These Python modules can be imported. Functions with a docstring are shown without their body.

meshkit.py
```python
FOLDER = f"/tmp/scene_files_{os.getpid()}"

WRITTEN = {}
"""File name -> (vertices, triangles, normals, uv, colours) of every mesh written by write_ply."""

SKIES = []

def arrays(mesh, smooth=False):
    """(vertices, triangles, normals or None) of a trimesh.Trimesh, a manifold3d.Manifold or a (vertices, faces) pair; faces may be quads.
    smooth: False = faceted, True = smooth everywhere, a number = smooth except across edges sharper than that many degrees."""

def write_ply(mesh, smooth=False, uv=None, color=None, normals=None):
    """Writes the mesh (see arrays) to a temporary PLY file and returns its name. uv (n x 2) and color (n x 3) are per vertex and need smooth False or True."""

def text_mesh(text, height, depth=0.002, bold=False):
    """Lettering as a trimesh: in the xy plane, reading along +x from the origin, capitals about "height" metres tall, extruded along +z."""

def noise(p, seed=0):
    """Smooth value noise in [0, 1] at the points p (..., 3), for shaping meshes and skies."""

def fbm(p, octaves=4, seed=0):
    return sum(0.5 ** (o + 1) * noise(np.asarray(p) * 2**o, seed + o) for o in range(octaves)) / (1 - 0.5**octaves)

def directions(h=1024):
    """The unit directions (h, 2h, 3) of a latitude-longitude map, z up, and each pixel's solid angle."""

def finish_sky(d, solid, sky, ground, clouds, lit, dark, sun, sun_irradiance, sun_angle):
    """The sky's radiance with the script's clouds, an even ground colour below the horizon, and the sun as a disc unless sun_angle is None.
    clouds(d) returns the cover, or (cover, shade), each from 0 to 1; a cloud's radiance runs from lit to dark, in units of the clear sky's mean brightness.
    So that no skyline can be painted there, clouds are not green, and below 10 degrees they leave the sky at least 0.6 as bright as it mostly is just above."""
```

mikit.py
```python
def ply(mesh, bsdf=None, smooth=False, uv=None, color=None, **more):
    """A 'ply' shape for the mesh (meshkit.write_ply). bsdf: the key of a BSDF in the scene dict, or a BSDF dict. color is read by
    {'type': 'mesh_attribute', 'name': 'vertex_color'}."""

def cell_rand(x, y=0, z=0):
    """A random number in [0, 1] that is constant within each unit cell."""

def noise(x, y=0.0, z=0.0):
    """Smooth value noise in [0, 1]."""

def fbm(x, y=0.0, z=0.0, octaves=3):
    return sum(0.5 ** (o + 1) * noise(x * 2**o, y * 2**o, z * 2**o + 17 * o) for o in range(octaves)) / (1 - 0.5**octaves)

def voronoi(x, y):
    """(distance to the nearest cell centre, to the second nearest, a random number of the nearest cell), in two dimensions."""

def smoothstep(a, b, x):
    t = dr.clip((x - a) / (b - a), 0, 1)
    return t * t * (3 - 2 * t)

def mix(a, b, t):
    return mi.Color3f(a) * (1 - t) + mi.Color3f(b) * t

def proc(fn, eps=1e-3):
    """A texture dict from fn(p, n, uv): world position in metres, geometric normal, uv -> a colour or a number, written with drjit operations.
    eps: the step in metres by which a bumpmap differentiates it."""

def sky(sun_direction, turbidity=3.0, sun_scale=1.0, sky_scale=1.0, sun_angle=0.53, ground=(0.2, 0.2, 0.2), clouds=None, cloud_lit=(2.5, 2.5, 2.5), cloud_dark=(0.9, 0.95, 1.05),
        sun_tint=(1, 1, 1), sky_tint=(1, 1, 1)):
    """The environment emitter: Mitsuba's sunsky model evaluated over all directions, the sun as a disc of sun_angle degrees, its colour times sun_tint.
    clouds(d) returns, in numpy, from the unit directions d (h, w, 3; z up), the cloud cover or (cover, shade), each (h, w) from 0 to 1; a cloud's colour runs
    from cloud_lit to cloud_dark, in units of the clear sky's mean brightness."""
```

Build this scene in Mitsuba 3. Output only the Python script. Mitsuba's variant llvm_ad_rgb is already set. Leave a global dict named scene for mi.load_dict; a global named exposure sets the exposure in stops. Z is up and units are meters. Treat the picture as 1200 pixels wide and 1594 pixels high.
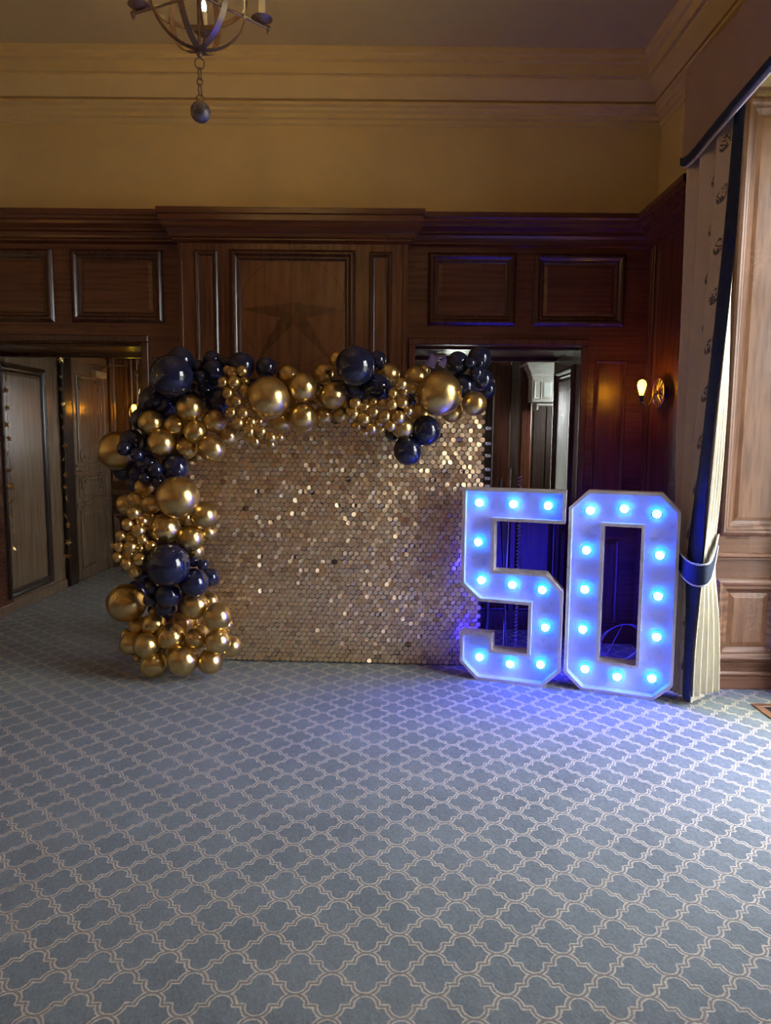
import math, random
import numpy as np, trimesh, mitsuba as mi, mikit, meshkit, drjit as dr
import manifold3d as m3
from shapely.geometry import Polygon, LineString, Point
from mikit import proc, ply, noise, fbm, mix, smoothstep, cell_rand

T = mi.ScalarTransform4f
scene, labels = {}, {}

# ------------------------------------------------------------------ camera, sky, exposure
exposure = 0.0
CAM_H, PITCH, ROLL, FPX = 1.55, math.radians(6.2), math.radians(0.52), 1080.0
_fw = np.array([0, math.cos(PITCH), -math.sin(PITCH)])
_up = np.array([0, math.sin(PITCH), math.cos(PITCH)])
_rt = np.array([1.0, 0, 0])
_up2 = _up * math.cos(ROLL) - _rt * math.sin(ROLL)
scene['camera'] = {'type': 'perspective', 'fov': math.degrees(2 * math.atan(600 / FPX)), 'fov_axis': 'x', 'near_clip': 0.05, 'far_clip': 200.0,
    'to_world': T().look_at(origin=[0, 0, CAM_H], target=(np.array([0, 0, CAM_H]) + _fw).tolist(), up=_up2.tolist())}

SKY_SCALE = 172.0
def overcast(d):
    n = meshkit.fbm(d * np.array([3.0, 3.0, 7.0]), 4, 3)
    return np.clip(0.86 + 0.2 * n, 0, 1), np.clip(n * 0.8, 0, 1)
scene['sky'] = mikit.sky((0.6, 0.1, 0.8), turbidity=4.0, sun_scale=0.0, sky_scale=SKY_SCALE, ground=(0.22, 0.24, 0.2), clouds=overcast, sky_tint=(1.12, 1.0, 0.84),
    cloud_lit=(1.25, 1.25, 1.2), cloud_dark=(0.8, 0.85, 0.9))

CANDLE = (188.0, 114.0, 36.0)      # chandelier candle bulbs
SCONCE = (70.0, 24.0, 0.5)      # amber filament bulbs
LED_CAP = (0.0, 5.0, 500.0)      # translucent blue cap around the diodes
LED_DIODE = (4.0, 8.0, 14.0)   # the diodes themselves
LED_BACK = (0.7, 0.7, 38.0)     # light strip on the back of the numbers

# ------------------------------------------------------------------ materials
def mat(name, base, rough=0.5, bump=None, bump_scale=1.0, **kw):
    b = {'type': 'principled', 'base_color': base if isinstance(base, dict) else {'type': 'rgb', 'value': list(base)}, 'roughness': rough, **kw}
    if bump is not None:
        b = {'type': 'bumpmap', 'arbitrary': proc(bump), 'scale': bump_scale, 'bsdf': b}
    scene[name] = {'type': 'twosided', 'bsdf': b}
    return name

def grain(along, base, dark, fig=0.5, s=55.0):
    def fn(p, n, uv):
        c = [p.x * s, p.y * s, p.z * s]
        c[along] = c[along] * 0.045
        g = fbm(c[0], c[1], c[2], 3)
        c2 = [p.x * 5.0, p.y * 5.0, p.z * 5.0]
        c2[along] = c2[along] * 0.25
        w = fbm(c2[0] + 9, c2[1], c2[2], 2)
        t = dr.clip(smoothstep(0.3, 0.75, g) * (0.45 + fig * 0.3) + (w - 0.4) * 0.9, 0, 1)
        return mix(base, dark, t)
    return proc(fn)

def gloss(lo, hi, f=7.0):
    return proc(lambda p, n, uv: lo + (hi - lo) * fbm(p.x * f, p.y * f, p.z * f * 0.4, 2))

W_A, W_B = (0.094, 0.031, 0.014), (0.036, 0.0105, 0.005)
for k, ax in (('z', 2), ('x', 0), ('y', 1)):
    mat('wood_' + k, grain(ax, W_A, W_B), gloss(0.22, 0.40), specular=0.55)
mat('wood_frame', grain(2, (0.050, 0.018, 0.010), (0.020, 0.007, 0.005)), 0.26, specular=0.6)
mat('wood_bay_z', grain(2, (0.225, 0.115, 0.066), (0.095, 0.043, 0.024), 0.7, 40), gloss(0.28, 0.5), specular=0.5)
mat('wood_bay', grain(0, (0.225, 0.115, 0.066), (0.095, 0.043, 0.024), 0.7, 40), gloss(0.28, 0.5), specular=0.5)
def oak(p, n, uv):
    g = fbm(p.x * 60, p.y * 60, p.z * 5.0, 3)
    w = fbm(p.x * 4, p.z * 2.2, 3.0, 3)
    fleck = smoothstep(0.60, 0.70, noise(p.x * 150 + 20 * noise(p.z * 30, p.x * 9), p.z * 60)) * smoothstep(0.5, 0.62, fbm(p.x * 3.2 + 4, p.z * 2.1, 1.0, 2))
    return mix(mix((0.245, 0.125, 0.068), (0.125, 0.058, 0.032), dr.clip(smoothstep(0.3, 0.8, g) * 0.6 + (w - 0.45), 0, 1)), (0.32, 0.175, 0.09), fleck * 0.4)
mat('wood_oak', proc(oak), gloss(0.25, 0.5), specular=0.5)
mat('wood_hall', grain(2, (0.20, 0.135, 0.085), (0.095, 0.060, 0.037)), gloss(0.22, 0.38), specular=0.6)
mat('wood_reveal', grain(2, (0.155, 0.105, 0.070), (0.075, 0.048, 0.032)), gloss(0.30, 0.42), specular=0.6)
mat('wood_black', grain(2, (0.030, 0.018, 0.013), (0.012, 0.008, 0.006)), 0.3, specular=0.5)

def star_panel(p, n, uv):
    x, z = p.x + 0.668, p.z - 2.425
    r = dr.sqrt(x * x + z * z)
    a = dr.atan2(z, x)
    m = mi.Float(0)
    for deg, ln in ((178, 0.36), (2, 0.36), (233, 0.42), (308, 0.42), (90, 0.34), (140, 0.30), (42, 0.30)):
        t = math.radians(deg)
        u = x * math.cos(t) + z * math.sin(t)
        v = dr.abs(-x * math.sin(t) + z * math.cos(t)) - 0.006 * noise(u * 40, 3)
        k = 1.0 if deg not in (90, 140, 42) else 0.25
        m = dr.maximum(m, k * (1 - smoothstep(-0.006, 0.006, v - 0.062 * (1 - u / ln))) * smoothstep(0.0, 0.02, u) * (1 - smoothstep(ln - 0.02, ln, u)))
    ring = 1 - smoothstep(0.002, 0.006, dr.abs(r - 0.375))
    g = fbm(p.x * 45, p.y * 45, p.z * 2.5, 3)
    w = fbm(p.x * 3 + 3, p.z * 2, 1.0, 2)
    seam = 1 - smoothstep(0.001, 0.003, dr.minimum(dr.abs(x + 0.195), dr.abs(x + 0.01)))
    wood = mix((0.115, 0.042, 0.017), (0.048, 0.016, 0.007), dr.clip(smoothstep(0.3, 0.8, g) * 0.5 + w - 0.4, 0, 1))
    return wood * (1 - 0.5 * m * (0.6 + 0.5 * noise(p.x * 30, p.z * 30))) * (1 - 0.35 * ring) * (1 - 0.4 * seam)
mat('wood_star', proc(star_panel), proc(lambda p, n, uv: 0.2 + 0.2 * fbm(p.x * 22, p.z * 3.0, 2.0, 2)), bump=lambda p, n, uv: fbm(p.x * 14, p.z * 2.0, 5.0, 2), bump_scale=0.004, specular=0.55)

mat('plaster', proc(lambda p, n, uv: mix((0.56, 0.43, 0.22), (0.50, 0.385, 0.195), fbm(p.x * 2.5, p.y * 2.5, p.z * 2.5, 4))), 0.75, specular=0.25)
mat('plaster_trim', proc(lambda p, n, uv: mix((0.57, 0.44, 0.23), (0.51, 0.39, 0.20), fbm(p.x * 5, p.y * 5, p.z * 5, 3))), 0.7, specular=0.25)
mat('plaster_ceiling', proc(lambda p, n, uv: mix((0.50, 0.41, 0.25), (0.45, 0.37, 0.22), fbm(p.x * 2, p.y * 2, 0.0, 4))), 0.8, specular=0.2)

# carpet: staggered trellis of lobed cells, two cream lines with a taupe gap between cells
CW, CH = 0.1975 / 2, 0.1586 / 2
LOBE = 0.37 * CW
def carpet(p, n, uv):
    wob = 0.0016
    X = p.x + 0.143 + wob * (noise(p.x * 160, p.y * 160) - 0.5) * 2
    Y = p.y - 2.732 + wob * (noise(p.x * 160 + 50, p.y * 160) - 0.5) * 2
    fx, fy = X / (2 * CW), Y / (2 * CH)
    best_x, best_y = dr.abs(X - 2 * CW * dr.round(fx)), dr.abs(Y - 2 * CH * dr.round(fy))
    x, y = best_x, best_y                      # folded into one quadrant of a cell at the origin
    r, a, b = LOBE, CW, CH
    def arc(px, py, sx):
        return dr.abs(dr.sqrt(px * px + py * py) - r)
    def seg(x0, y0, x1, y1):
        dx, dy = x1 - x0, y1 - y0
        t = dr.clip(((x - x0) * dx + (y - y0) * dy) / (dx * dx + dy * dy), 0, 1)
        return dr.sqrt(dr.square(x - x0 - t * dx) + dr.square(y - y0 - t * dy))
    d1 = dr.select(y > b - r, arc(x, y - (b - r), 1), 9.0)
    d2 = dr.select(y < r, arc(x - a, y - r, 1), 9.0)
    d = dr.minimum(dr.minimum(d1, d2), dr.minimum(dr.minimum(seg(r, b - r, r, b / 2), seg(r, b / 2, a - r, b / 2)), seg(a - r, b / 2, a - r, r)))
    cream = smoothstep(0.0024, 0.0038, d) * (1 - smoothstep(0.0078, 0.0094, d))
    gap = 1 - smoothstep(0.0024, 0.0038, d)
    tuft = noise(p.x * 420, p.y * 420) * 0.4 + noise(p.x * 170, p.y * 170) * 0.6
    patch = fbm(p.x * 5, p.y * 5, 0.0, 3)
    hatch = noise((p.x + p.y * 0.4) * 260, (p.y - p.x * 0.4) * 60)
    blue = mix((0.082, 0.103, 0.116), (0.215, 0.252, 0.268), dr.clip(0.7 * tuft + 0.3 * hatch + 0.4 * (patch - 0.5), 0, 1))
    col = mix(blue, mix((0.40, 0.38, 0.31), (0.62, 0.595, 0.50), tuft), cream)
    return mix(col, mix((0.16, 0.155, 0.145), (0.25, 0.24, 0.225), tuft), gap)
mat('carpet', proc(carpet), 0.95, specular=0.1, sheen=0.25)

mat('gold', proc(lambda p, n, uv: mix((0.71, 0.52, 0.20), (0.66, 0.48, 0.18), noise(p.x * 8, p.y * 8, p.z * 8))), 0.31, metallic=1.0)
mat('navy', (0.0075, 0.0105, 0.030), 0.07, specular=0.7)
SEQ = []
for i, c in enumerate(((1.0, 0.82, 0.50), (0.99, 0.77, 0.46), (0.96, 0.72, 0.42), (0.87, 0.64, 0.37), (0.67, 0.48, 0.28))):
    SEQ.append(mat(f'sequin_tone_{i}', c, 0.50, metallic=1.0))
mat('backing', (0.035, 0.028, 0.024), 0.6)
mat('letter_white', proc(lambda p, n, uv: mix((0.59, 0.59, 0.59), (0.50, 0.50, 0.50), smoothstep(0.55, 0.8, fbm(p.x * 25, p.y * 25, p.z * 25, 3)))), 0.42, specular=0.4)
mat('led_body', (0.25, 0.42, 0.8), 0.3)
mat('iron', proc(lambda p, n, uv: mix((0.30, 0.205, 0.125), (0.15, 0.10, 0.065), fbm(p.x * 40, p.y * 40, p.z * 40, 3))), 0.42, metallic=0.75)
mat('iron_ball', proc(lambda p, n, uv: mix((0.22, 0.185, 0.165), (0.09, 0.075, 0.07), smoothstep(0.3, 0.7, fbm(p.x * 45, p.y * 45, p.z * 45, 3)))), 0.45, metallic=0.5)
mat('candle_card', (0.72, 0.58, 0.36), 0.6)
mat('copper', (0.72, 0.40, 0.20), 0.3, metallic=1.0)
mat('black_metal', (0.02, 0.018, 0.018), 0.35)
mat('foil', (0.85, 0.62, 0.28), 0.2, metallic=1.0)
mat('string', (0.12, 0.08, 0.05), 0.7)
mat('white_paint', (0.62, 0.64, 0.60), 0.4)
mat('glass_panel', (0.75, 0.85, 0.82), 0.1, specular=0.6)
mat('clear_plastic', (0.55, 0.58, 0.64), 0.15, specular=0.6)
mat('cable_grey', (0.16, 0.16, 0.17), 0.4)
mat('steel', (0.5, 0.5, 0.52), 0.3, metallic=1.0)
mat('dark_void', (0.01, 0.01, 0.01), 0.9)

def toile(p, n, uv):
    # uv in metres over the flat cloth; sketched figures in staggered rows
    u, v = uv.x, uv.y
    cu = dr.floor(u / 0.155)
    vv = v / 0.262 + 0.5 * (cu - 2 * dr.floor(cu / 2)) + 0.1
    cv = dr.floor(vv)
    x = (u / 0.155 - cu - 0.5) * 0.155 + 0.012 * (cell_rand(cu, cv, 4) - 0.5)
    y = (vv - cv - 0.5) * 0.262
    x, y = x * 1.3, y * 1.3
    xx = x - 0.30 * y
    body = 1 - smoothstep(0.8, 1.1, dr.square(xx / 0.030) + dr.square(y / 0.066))
    k = noise(u * 190, v * 150) + 0.5 * noise(u * 380, v * 300)
    edge = 1 - smoothstep(0.05, 0.35, dr.abs(dr.square(xx / 0.033) + dr.square(y / 0.058) - 0.8))
    ink = body * smoothstep(0.74, 0.90, k + 0.12 * edge + 0.25 * smoothstep(0.0, -0.05, y))
    cloth = mix((0.60, 0.50, 0.40), (0.55, 0.455, 0.36), fbm(u * 60, v * 60, 0.0, 2))
    return mix(cloth, (0.045, 0.036, 0.045), ink * 0.9)
mat('toile', proc(toile), 0.85, sheen=0.3, specular=0.15)
mat('navy_velvet', proc(lambda p, n, uv: mix((0.020, 0.032, 0.060), (0.013, 0.021, 0.042), fbm(p.x * 30, p.y * 30, p.z * 30, 3))), 0.75, sheen=0.25, specular=0.2)
mat('lining', proc(lambda p, n, uv: mix((0.60, 0.57, 0.45), (0.53, 0.50, 0.40), fbm(p.x * 40, p.y * 40, p.z * 8, 2))), 0.85, sheen=0.2, specular=0.15)
mat('pelmet_cloth', proc(lambda p, n, uv: mix((0.30, 0.205, 0.165), (0.26, 0.175, 0.14), fbm(p.x * 30, p.y * 12, p.z * 12, 3))), 0.85, sheen=0.2, specular=0.15)
mat('piping', (0.62, 0.62, 0.62), 0.7)

# ------------------------------------------------------------------ mesh helpers
def cat(*ms):
    return trimesh.util.concatenate([m for m in ms if m is not None])

def box(x0, x1, y0, y1, z0, z1, ch=0.0):
    if ch <= 0:
        m = trimesh.creation.box(extents=(x1 - x0, y1 - y0, z1 - z0))
        m.apply_translation(((x0 + x1) / 2, (y0 + y1) / 2, (z0 + z1) / 2))
        return m
    pts = []
    for sx, sy, sz in np.ndindex(2, 2, 2):
        X, Y, Z = (x0, x1)[sx], (y0, y1)[sy], (z0, z1)[sz]
        dx, dy, dz = (ch if sx == 0 else -ch), (ch if sy == 0 else -ch), (ch if sz == 0 else -ch)
        pts += [(X + dx, Y, Z), (X, Y + dy, Z), (X, Y, Z + dz)] if False else [(X, Y + dy, Z + dz), (X + dx, Y, Z + dz), (X + dx, Y + dy, Z)]
    return trimesh.convex.convex_hull(np.array(pts))

def xf(m, M):
    m = m.copy(); m.apply_transform(np.asarray(M, float)); return m

def frame_to(o, u, v, w):
    M = np.eye(4); M[:3, 0] = u; M[:3, 1] = v; M[:3, 2] = w; M[:3, 3] = o
    return M

# local (u across, v up, w out of the wall) -> world
def on_back(y):   return frame_to((0, y, 0), (1, 0, 0), (0, 0, 1), (0, -1, 0))
def on_right(x):  return frame_to((x, 0, 0), (0, 1, 0), (0, 0, 1), (-1, 0, 0))
def on_left(x):   return frame_to((x, 0, 0), (0, 1, 0), (0, 0, 1), (1, 0, 0))

def ring(u0, u1, v0, v1, prof, M):
    """mitred frame: prof is a list of (inset, height)"""
    V, F = [], []
    for d, h in prof:
        V += [(u0 + d, v0 + d, h), (u1 - d, v0 + d, h), (u1 - d, v1 - d, h), (u0 + d, v1 - d, h)]
    for k in range(len(prof) - 1):
        for j in range(4):
            a, b = 4 * k + j, 4 * k + (j + 1) % 4
            F += [(a, b, b + 4), (a, b + 4, a + 4)]
    return xf(trimesh.Trimesh(np.array(V, float), F, process=False), M)

def raised(u0, u1, v0, v1, M, base=0.0, rise=0.008, bev=0.03):
    """a panel with a sloped margin and a raised field"""
    V = [(u0, v0, base), (u1, v0, base), (u1, v1, base), (u0, v1, base)]
    q = [(u0 + bev, v0 + bev), (u1 - bev, v0 + bev), (u1 - bev, v1 - bev), (u0 + bev, v1 - bev)]
    V += [(a, b, base + rise) for a, b in q]
    F = []
    for j in range(4):
        a, b = j, (j + 1) % 4
        F += [(a, b, b + 4), (a, b + 4, a + 4)]
    F += [(4, 5, 6), (4, 6, 7)]
    return xf(trimesh.Trimesh(np.array(V, float), F, process=False), M)

def sweep(path, prof, side=1, closed=False):
    """moulding: prof list of (out, z); path in plan; out is to the side of the walking direction (side=1: right-hand side)"""
    P = np.array(path, float)
    nrm = []
    for a, b in zip(P[:-1], P[1:]):
        d = (b - a) / np.linalg.norm(b - a); nrm.append(np.array([d[1], -d[0]]) * side)
    off = []
    for i in range(len(P)):
        if i == 0: off.append(nrm[0])
        elif i == len(P) - 1: off.append(nrm[-1])
        else:
            s = nrm[i - 1] + nrm[i]; off.append(s / (1 + nrm[i - 1] @ nrm[i]))
    V, F, k = [], [], len(prof)
    for i in range(len(P)):
        for o, z in prof: V.append((*(P[i] + off[i] * o), z))
    for i in range(len(P) - 1):
        for j in range(k - 1):
            a = i * k + j
            F += [(a, a + 1, a + k + 1), (a, a + k + 1, a + k)]
    return trimesh.Trimesh(np.array(V, float), F, process=False)

def tube(pts, r, n=10, closed=False):
    P = np.array(pts, float); N = len(P)
    R = np.broadcast_to(np.asarray(r, float), (N,))
    t = np.gradient(P, axis=0) if not closed else np.roll(P, -1, 0) - np.roll(P, 1, 0)
    t /= np.linalg.norm(t, axis=1, keepdims=True) + 1e-12
    a = np.array([0, 0, 1.0]) if abs(t[0][2]) < 0.9 else np.array([1.0, 0, 0])
    V, F = [], []
    x = np.cross(t[0], a); x /= np.linalg.norm(x)
    for i in range(N):
        x = x - t[i] * (x @ t[i]); x /= np.linalg.norm(x); y = np.cross(t[i], x)
        for k in range(n):
            an = 2 * math.pi * k / n
            V.append(P[i] + R[i] * (math.cos(an) * x + math.sin(an) * y))
    M = N if closed else N - 1
    for i in range(M):
        for k in range(n):
            a0, b0 = i * n + k, i * n + (k + 1) % n
            a1, b1 = ((i + 1) % N) * n + k, ((i + 1) % N) * n + (k + 1) % n
            F += [(a0, b0, b1), (a0, b1, a1)]
    if not closed:
        V += [P[0], P[-1]]
        for k in range(n):
            F += [(len(V) - 2, (k + 1) % n, k), (len(V) - 1, (N - 1) * n + k, (N - 1) * n + (k + 1) % n)]
    return trimesh.Trimesh(np.array(V), F, process=False)

def lathe(prof, n=24, M=None):
    prof = np.array(prof, float)
    V, F = [], []
    for r, z in prof:
        for k in range(n):
            a = 2 * math.pi * k / n; V.append((r * math.cos(a), r * math.sin(a), z))
    for i in range(len(prof) - 1):
        for k in range(n):
            a, b = i * n + k, i * n + (k + 1) % n
            F += [(a, b, b + n), (a, b + n, a + n)]
    m = trimesh.Trimesh(np.array(V), F, process=False)
    return xf(m, M) if M is not None else m

def align(o, z):
    z = np.array(z, float); z /= np.linalg.norm(z)
    a = np.array([0, 0, 1.0]) if abs(z[2]) < 0.9 else np.array([1.0, 0, 0])
    x = np.cross(a, z); x /= np.linalg.norm(x)
    return frame_to(o, x, np.cross(z, x), z)

def extrude(poly, h):
    return cat(*[trimesh.creation.extrude_polygon(g, h, engine='earcut') for g in getattr(poly, 'geoms', [poly])])

_count = {}
def numbered(name):
    k = _count.get(name, 0); _count[name] = k + 1
    return name if k == 0 else f'{name}_{k:03d}'

def put(name, mesh, bsdf, parent=None, smooth=False, uv=None, **more):
    key = numbered((parent + '__' if parent else '') + name)
    d = mesh if isinstance(mesh, dict) else ply(mesh, None, smooth, uv)
    scene[key] = {**d, 'bsdf': {'type': 'ref', 'id': bsdf}, **more}
    return key

def thing(name, label, category, group=None):
    key = numbered(name)
    labels[key] = {'label': label, 'category': category}
    if group: labels[key]['group'] = group
    return key

def tag(key, label, category, group=None):
    labels[key] = {'label': label, 'category': category}
    if group: labels[key]['group'] = group

def struct(key, label=None):
    labels[key] = {'kind': 'structure'}
    if label: labels[key]['label'] = label
    return key

def glow(rgb):
    return {'emitter': {'type': 'area', 'radiance': {'type': 'rgb', 'value': list(rgb)}}}

# ------------------------------------------------------------------ the room
YP, YB, XP, XB = 5.14, 5.19, 1.88, 1.93          # panelling and plaster faces
HALL = 5.94                                       # the far face of the thick wall
ZC = 4.165
LX = -3.3

struct(put('floor', box(-6.2, 4.5, -5.0, 9.0, -0.12, 0.0), 'carpet'), 'blue grey carpet with a cream lobed trellis')
struct(put('ceiling', box(LX - 0.3, 3.3, -5.0, 5.3, ZC, ZC + 0.15), 'plaster_ceiling'), 'tan plaster ceiling')

# back wall: plaster above, thick panelled piers and lintels below, two openings to the hall
ZR = 3.06
OL, OR0, OR1, ZO = -1.78, 0.205, 1.41, 2.215
struct(put('wall_back', box(LX - 0.3, 3.2, YB, HALL - 0.1, ZR, ZC + 0.1), 'plaster'), 'plain tan plaster wall above the panelling')
put('panelling', cat(box(LX - 0.3, LX + 0.06, YP, HALL, 0, ZR), box(LX + 0.06, OL, YP, HALL, ZO, ZR), box(OL, OR0, YP, HALL, 0, ZR),
    box(OR0, OR1, YP, HALL, ZO, ZR), box(OR1, XB + 0.3, YP, HALL, 0, ZR)), 'wood_x', 'wall_back')
labels['wall_back__panelling'] = {'label': 'dark red-brown panelled wood wall'}

BOLE = [(0, 0), (0.0, 0.012), (0.008, 0.02), (0.02, 0.030), (0.032, 0.030), (0.042, 0.020), (0.050, 0.014), (0.060, 0.014), (0.066, 0.006), (0.076, 0.001)]
def wall_panel(parent, u0, u1, v0, v1, M, fmat='wood_frame', pmat='wood_x', prof=BOLE, bev=0.026, rise=0.007):
    put('panel_frame', ring(u0, u1, v0, v1, prof, M), fmat, parent)
    d = prof[-1][0]
    put('panel', raised(u0 + d, u1 - d, v0 + d, v1 - d, M, 0.001, rise, bev), pmat, parent)
MB = on_back(YP)
for u0, u1 in ((-3.2, -2.40), (-2.275, -1.615), (0.29, 0.922), (1.048, 1.708)):
    wall_panel('wall_back', u0, u1, 2.352, 2.862, MB)
# tall panel beside the opening, plainer margin
SLIM = [(0, 0), (0.0, 0.006), (0.008, 0.010), (0.016, 0.006), (0.022, 0.001)]
wall_panel('wall_back', 1.515, 1.75, 0.95, 2.115, MB, 'wood_z', 'wood_z', SLIM, 0.012, 0.002)
wall_panel('wall_back', 1.515, 1.75, 0.16, 0.80, MB, 'wood_z', 'wood_z', SLIM, 0.012, 0.002)
wall_panel('wall_back', -1.70, -1.52, 0.30, 2.115, MB, 'wood_z', 'wood_z', SLIM, 0.012, 0.002)
# architraves of the two openings
def architrave(x0, x1, z1, left=True, right=True):
    pr = [(0, 0), (0, 0.022), (0.012, 0.028), (0.030, 0.020), (0.048, 0.020), (0.056, 0.0)]
    ms = [box(x0 - 0.05, x1 + 0.05, YP - 0.022, YP, z1, z1 + 0.048, 0.006)]
    if left: ms.append(box(x0 - 0.05, x0, YP - 0.022, YP, 0, z1, 0.006))
    if right: ms.append(box(x1, x1 + 0.05, YP - 0.022, YP, 0, z1, 0.006))
    return cat(*ms)
struct(put('trim_1', architrave(LX + 0.06, OL, ZO, left=False), 'wood_frame'), 'dark wood casing of the doorway behind the balloons')
struct(put('trim_2', architrave(OR0, OR1, ZO), 'wood_z'), 'dark wood casing of the doorway behind the numbers')
# lintel mouldings inside the openings (stepped soffits)
for x0, x1 in ((LX + 0.06, OL), (OR0, OR1)):
    put('lintel_moulding', cat(box(x0, x1, YP + 0.10, YP + 0.16, ZO - 0.018, ZO, 0.004), box(x0, x1, HALL - 0.07, HALL + 0.02, ZO - 0.03, ZO + 0.02, 0.008)), 'wood_frame', 'wall_back')
# reveal panels of the opening beside the sconce wall
MR = on_right(OR1)
wall_panel('wall_back', YP + 0.12, HALL - 0.10, 0.18, 0.90, MR, 'wood_frame', 'wood_reveal')
wall_panel('wall_back', YP + 0.12, HALL - 0.10, 1.02, 2.10, MR, 'wood_frame', 'wood_reveal')

RAIL = [(0, 3.10), (0.150, 3.10), (0.150, 3.065), (0.138, 3.055), (0.135, 3.040), (0.120, 3.030), (0.112, 3.012), (0.090, 2.998), (0.078, 2.990), (0.078, 2.975), (0.060, 2.968), (0.046, 2.950), (0.040, 2.935), (0.026, 2.930), (0.026, 2.915), (0.010, 2.908), (0.0, 2.900)]
struct(put('trim_3', sweep([(LX, YP), (-1.48, YP)], RAIL), 'wood_x', smooth=14), 'dark wood rail over the panelling')
struct(put('trim_4', sweep([(0.14, YP), (XP, YP), (XP, 4.26)], RAIL), 'wood_x', smooth=14), 'dark wood rail over the panelling by the sconce')

# chimney breast
BX0, BX1, BY = -1.478, 0.142, 5.04
struct(put('wall_chimney', box(BX0, BX1, BY, YP + 0.02, 0, 3.05), 'wood_z'), 'projecting chimney breast in dark wood')
CORN = [(0, 3.10), (0.112, 3.10), (0.112, 3.062), (0.102, 3.055), (0.102, 3.018), (0.092, 3.008), (0.084, 2.985), (0.060, 2.962), (0.046, 2.940), (0.042, 2.922), (0.028, 2.918), (0.028, 2.905), (0.012, 2.898), (0.0, 2.888)]
put('cornice', sweep([(BX0, YP), (BX0, BY), (BX1, BY), (BX1, YP)], CORN), 'wood_x', 'wall_chimney', smooth=14)
MC = on_back(BY)
for u0, u1 in ((BX0 + 0.012, BX0 + 0.034), (BX1 - 0.034, BX1 - 0.012)):
    put('bead', xf(box(u0, u1, 0, 2.888, 0, 0.010, 0.004), MC), 'wood_z', 'wall_chimney')
wall_panel('wall_chimney', -1.112, -0.226, 1.62, 2.846, MC, 'wood_frame', 'wood_star', BOLE, 0.006, 0.002)
THIN = [(0, 0), (0, 0.008), (0.010, 0.016), (0.022, 0.014), (0.032, 0.004), (0.040, 0.001)]
wall_panel('wall_chimney', -1.36, -1.196, 1.62, 2.838, MC, 'wood_frame', 'wood_z', THIN, 0.01, 0.002)
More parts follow.
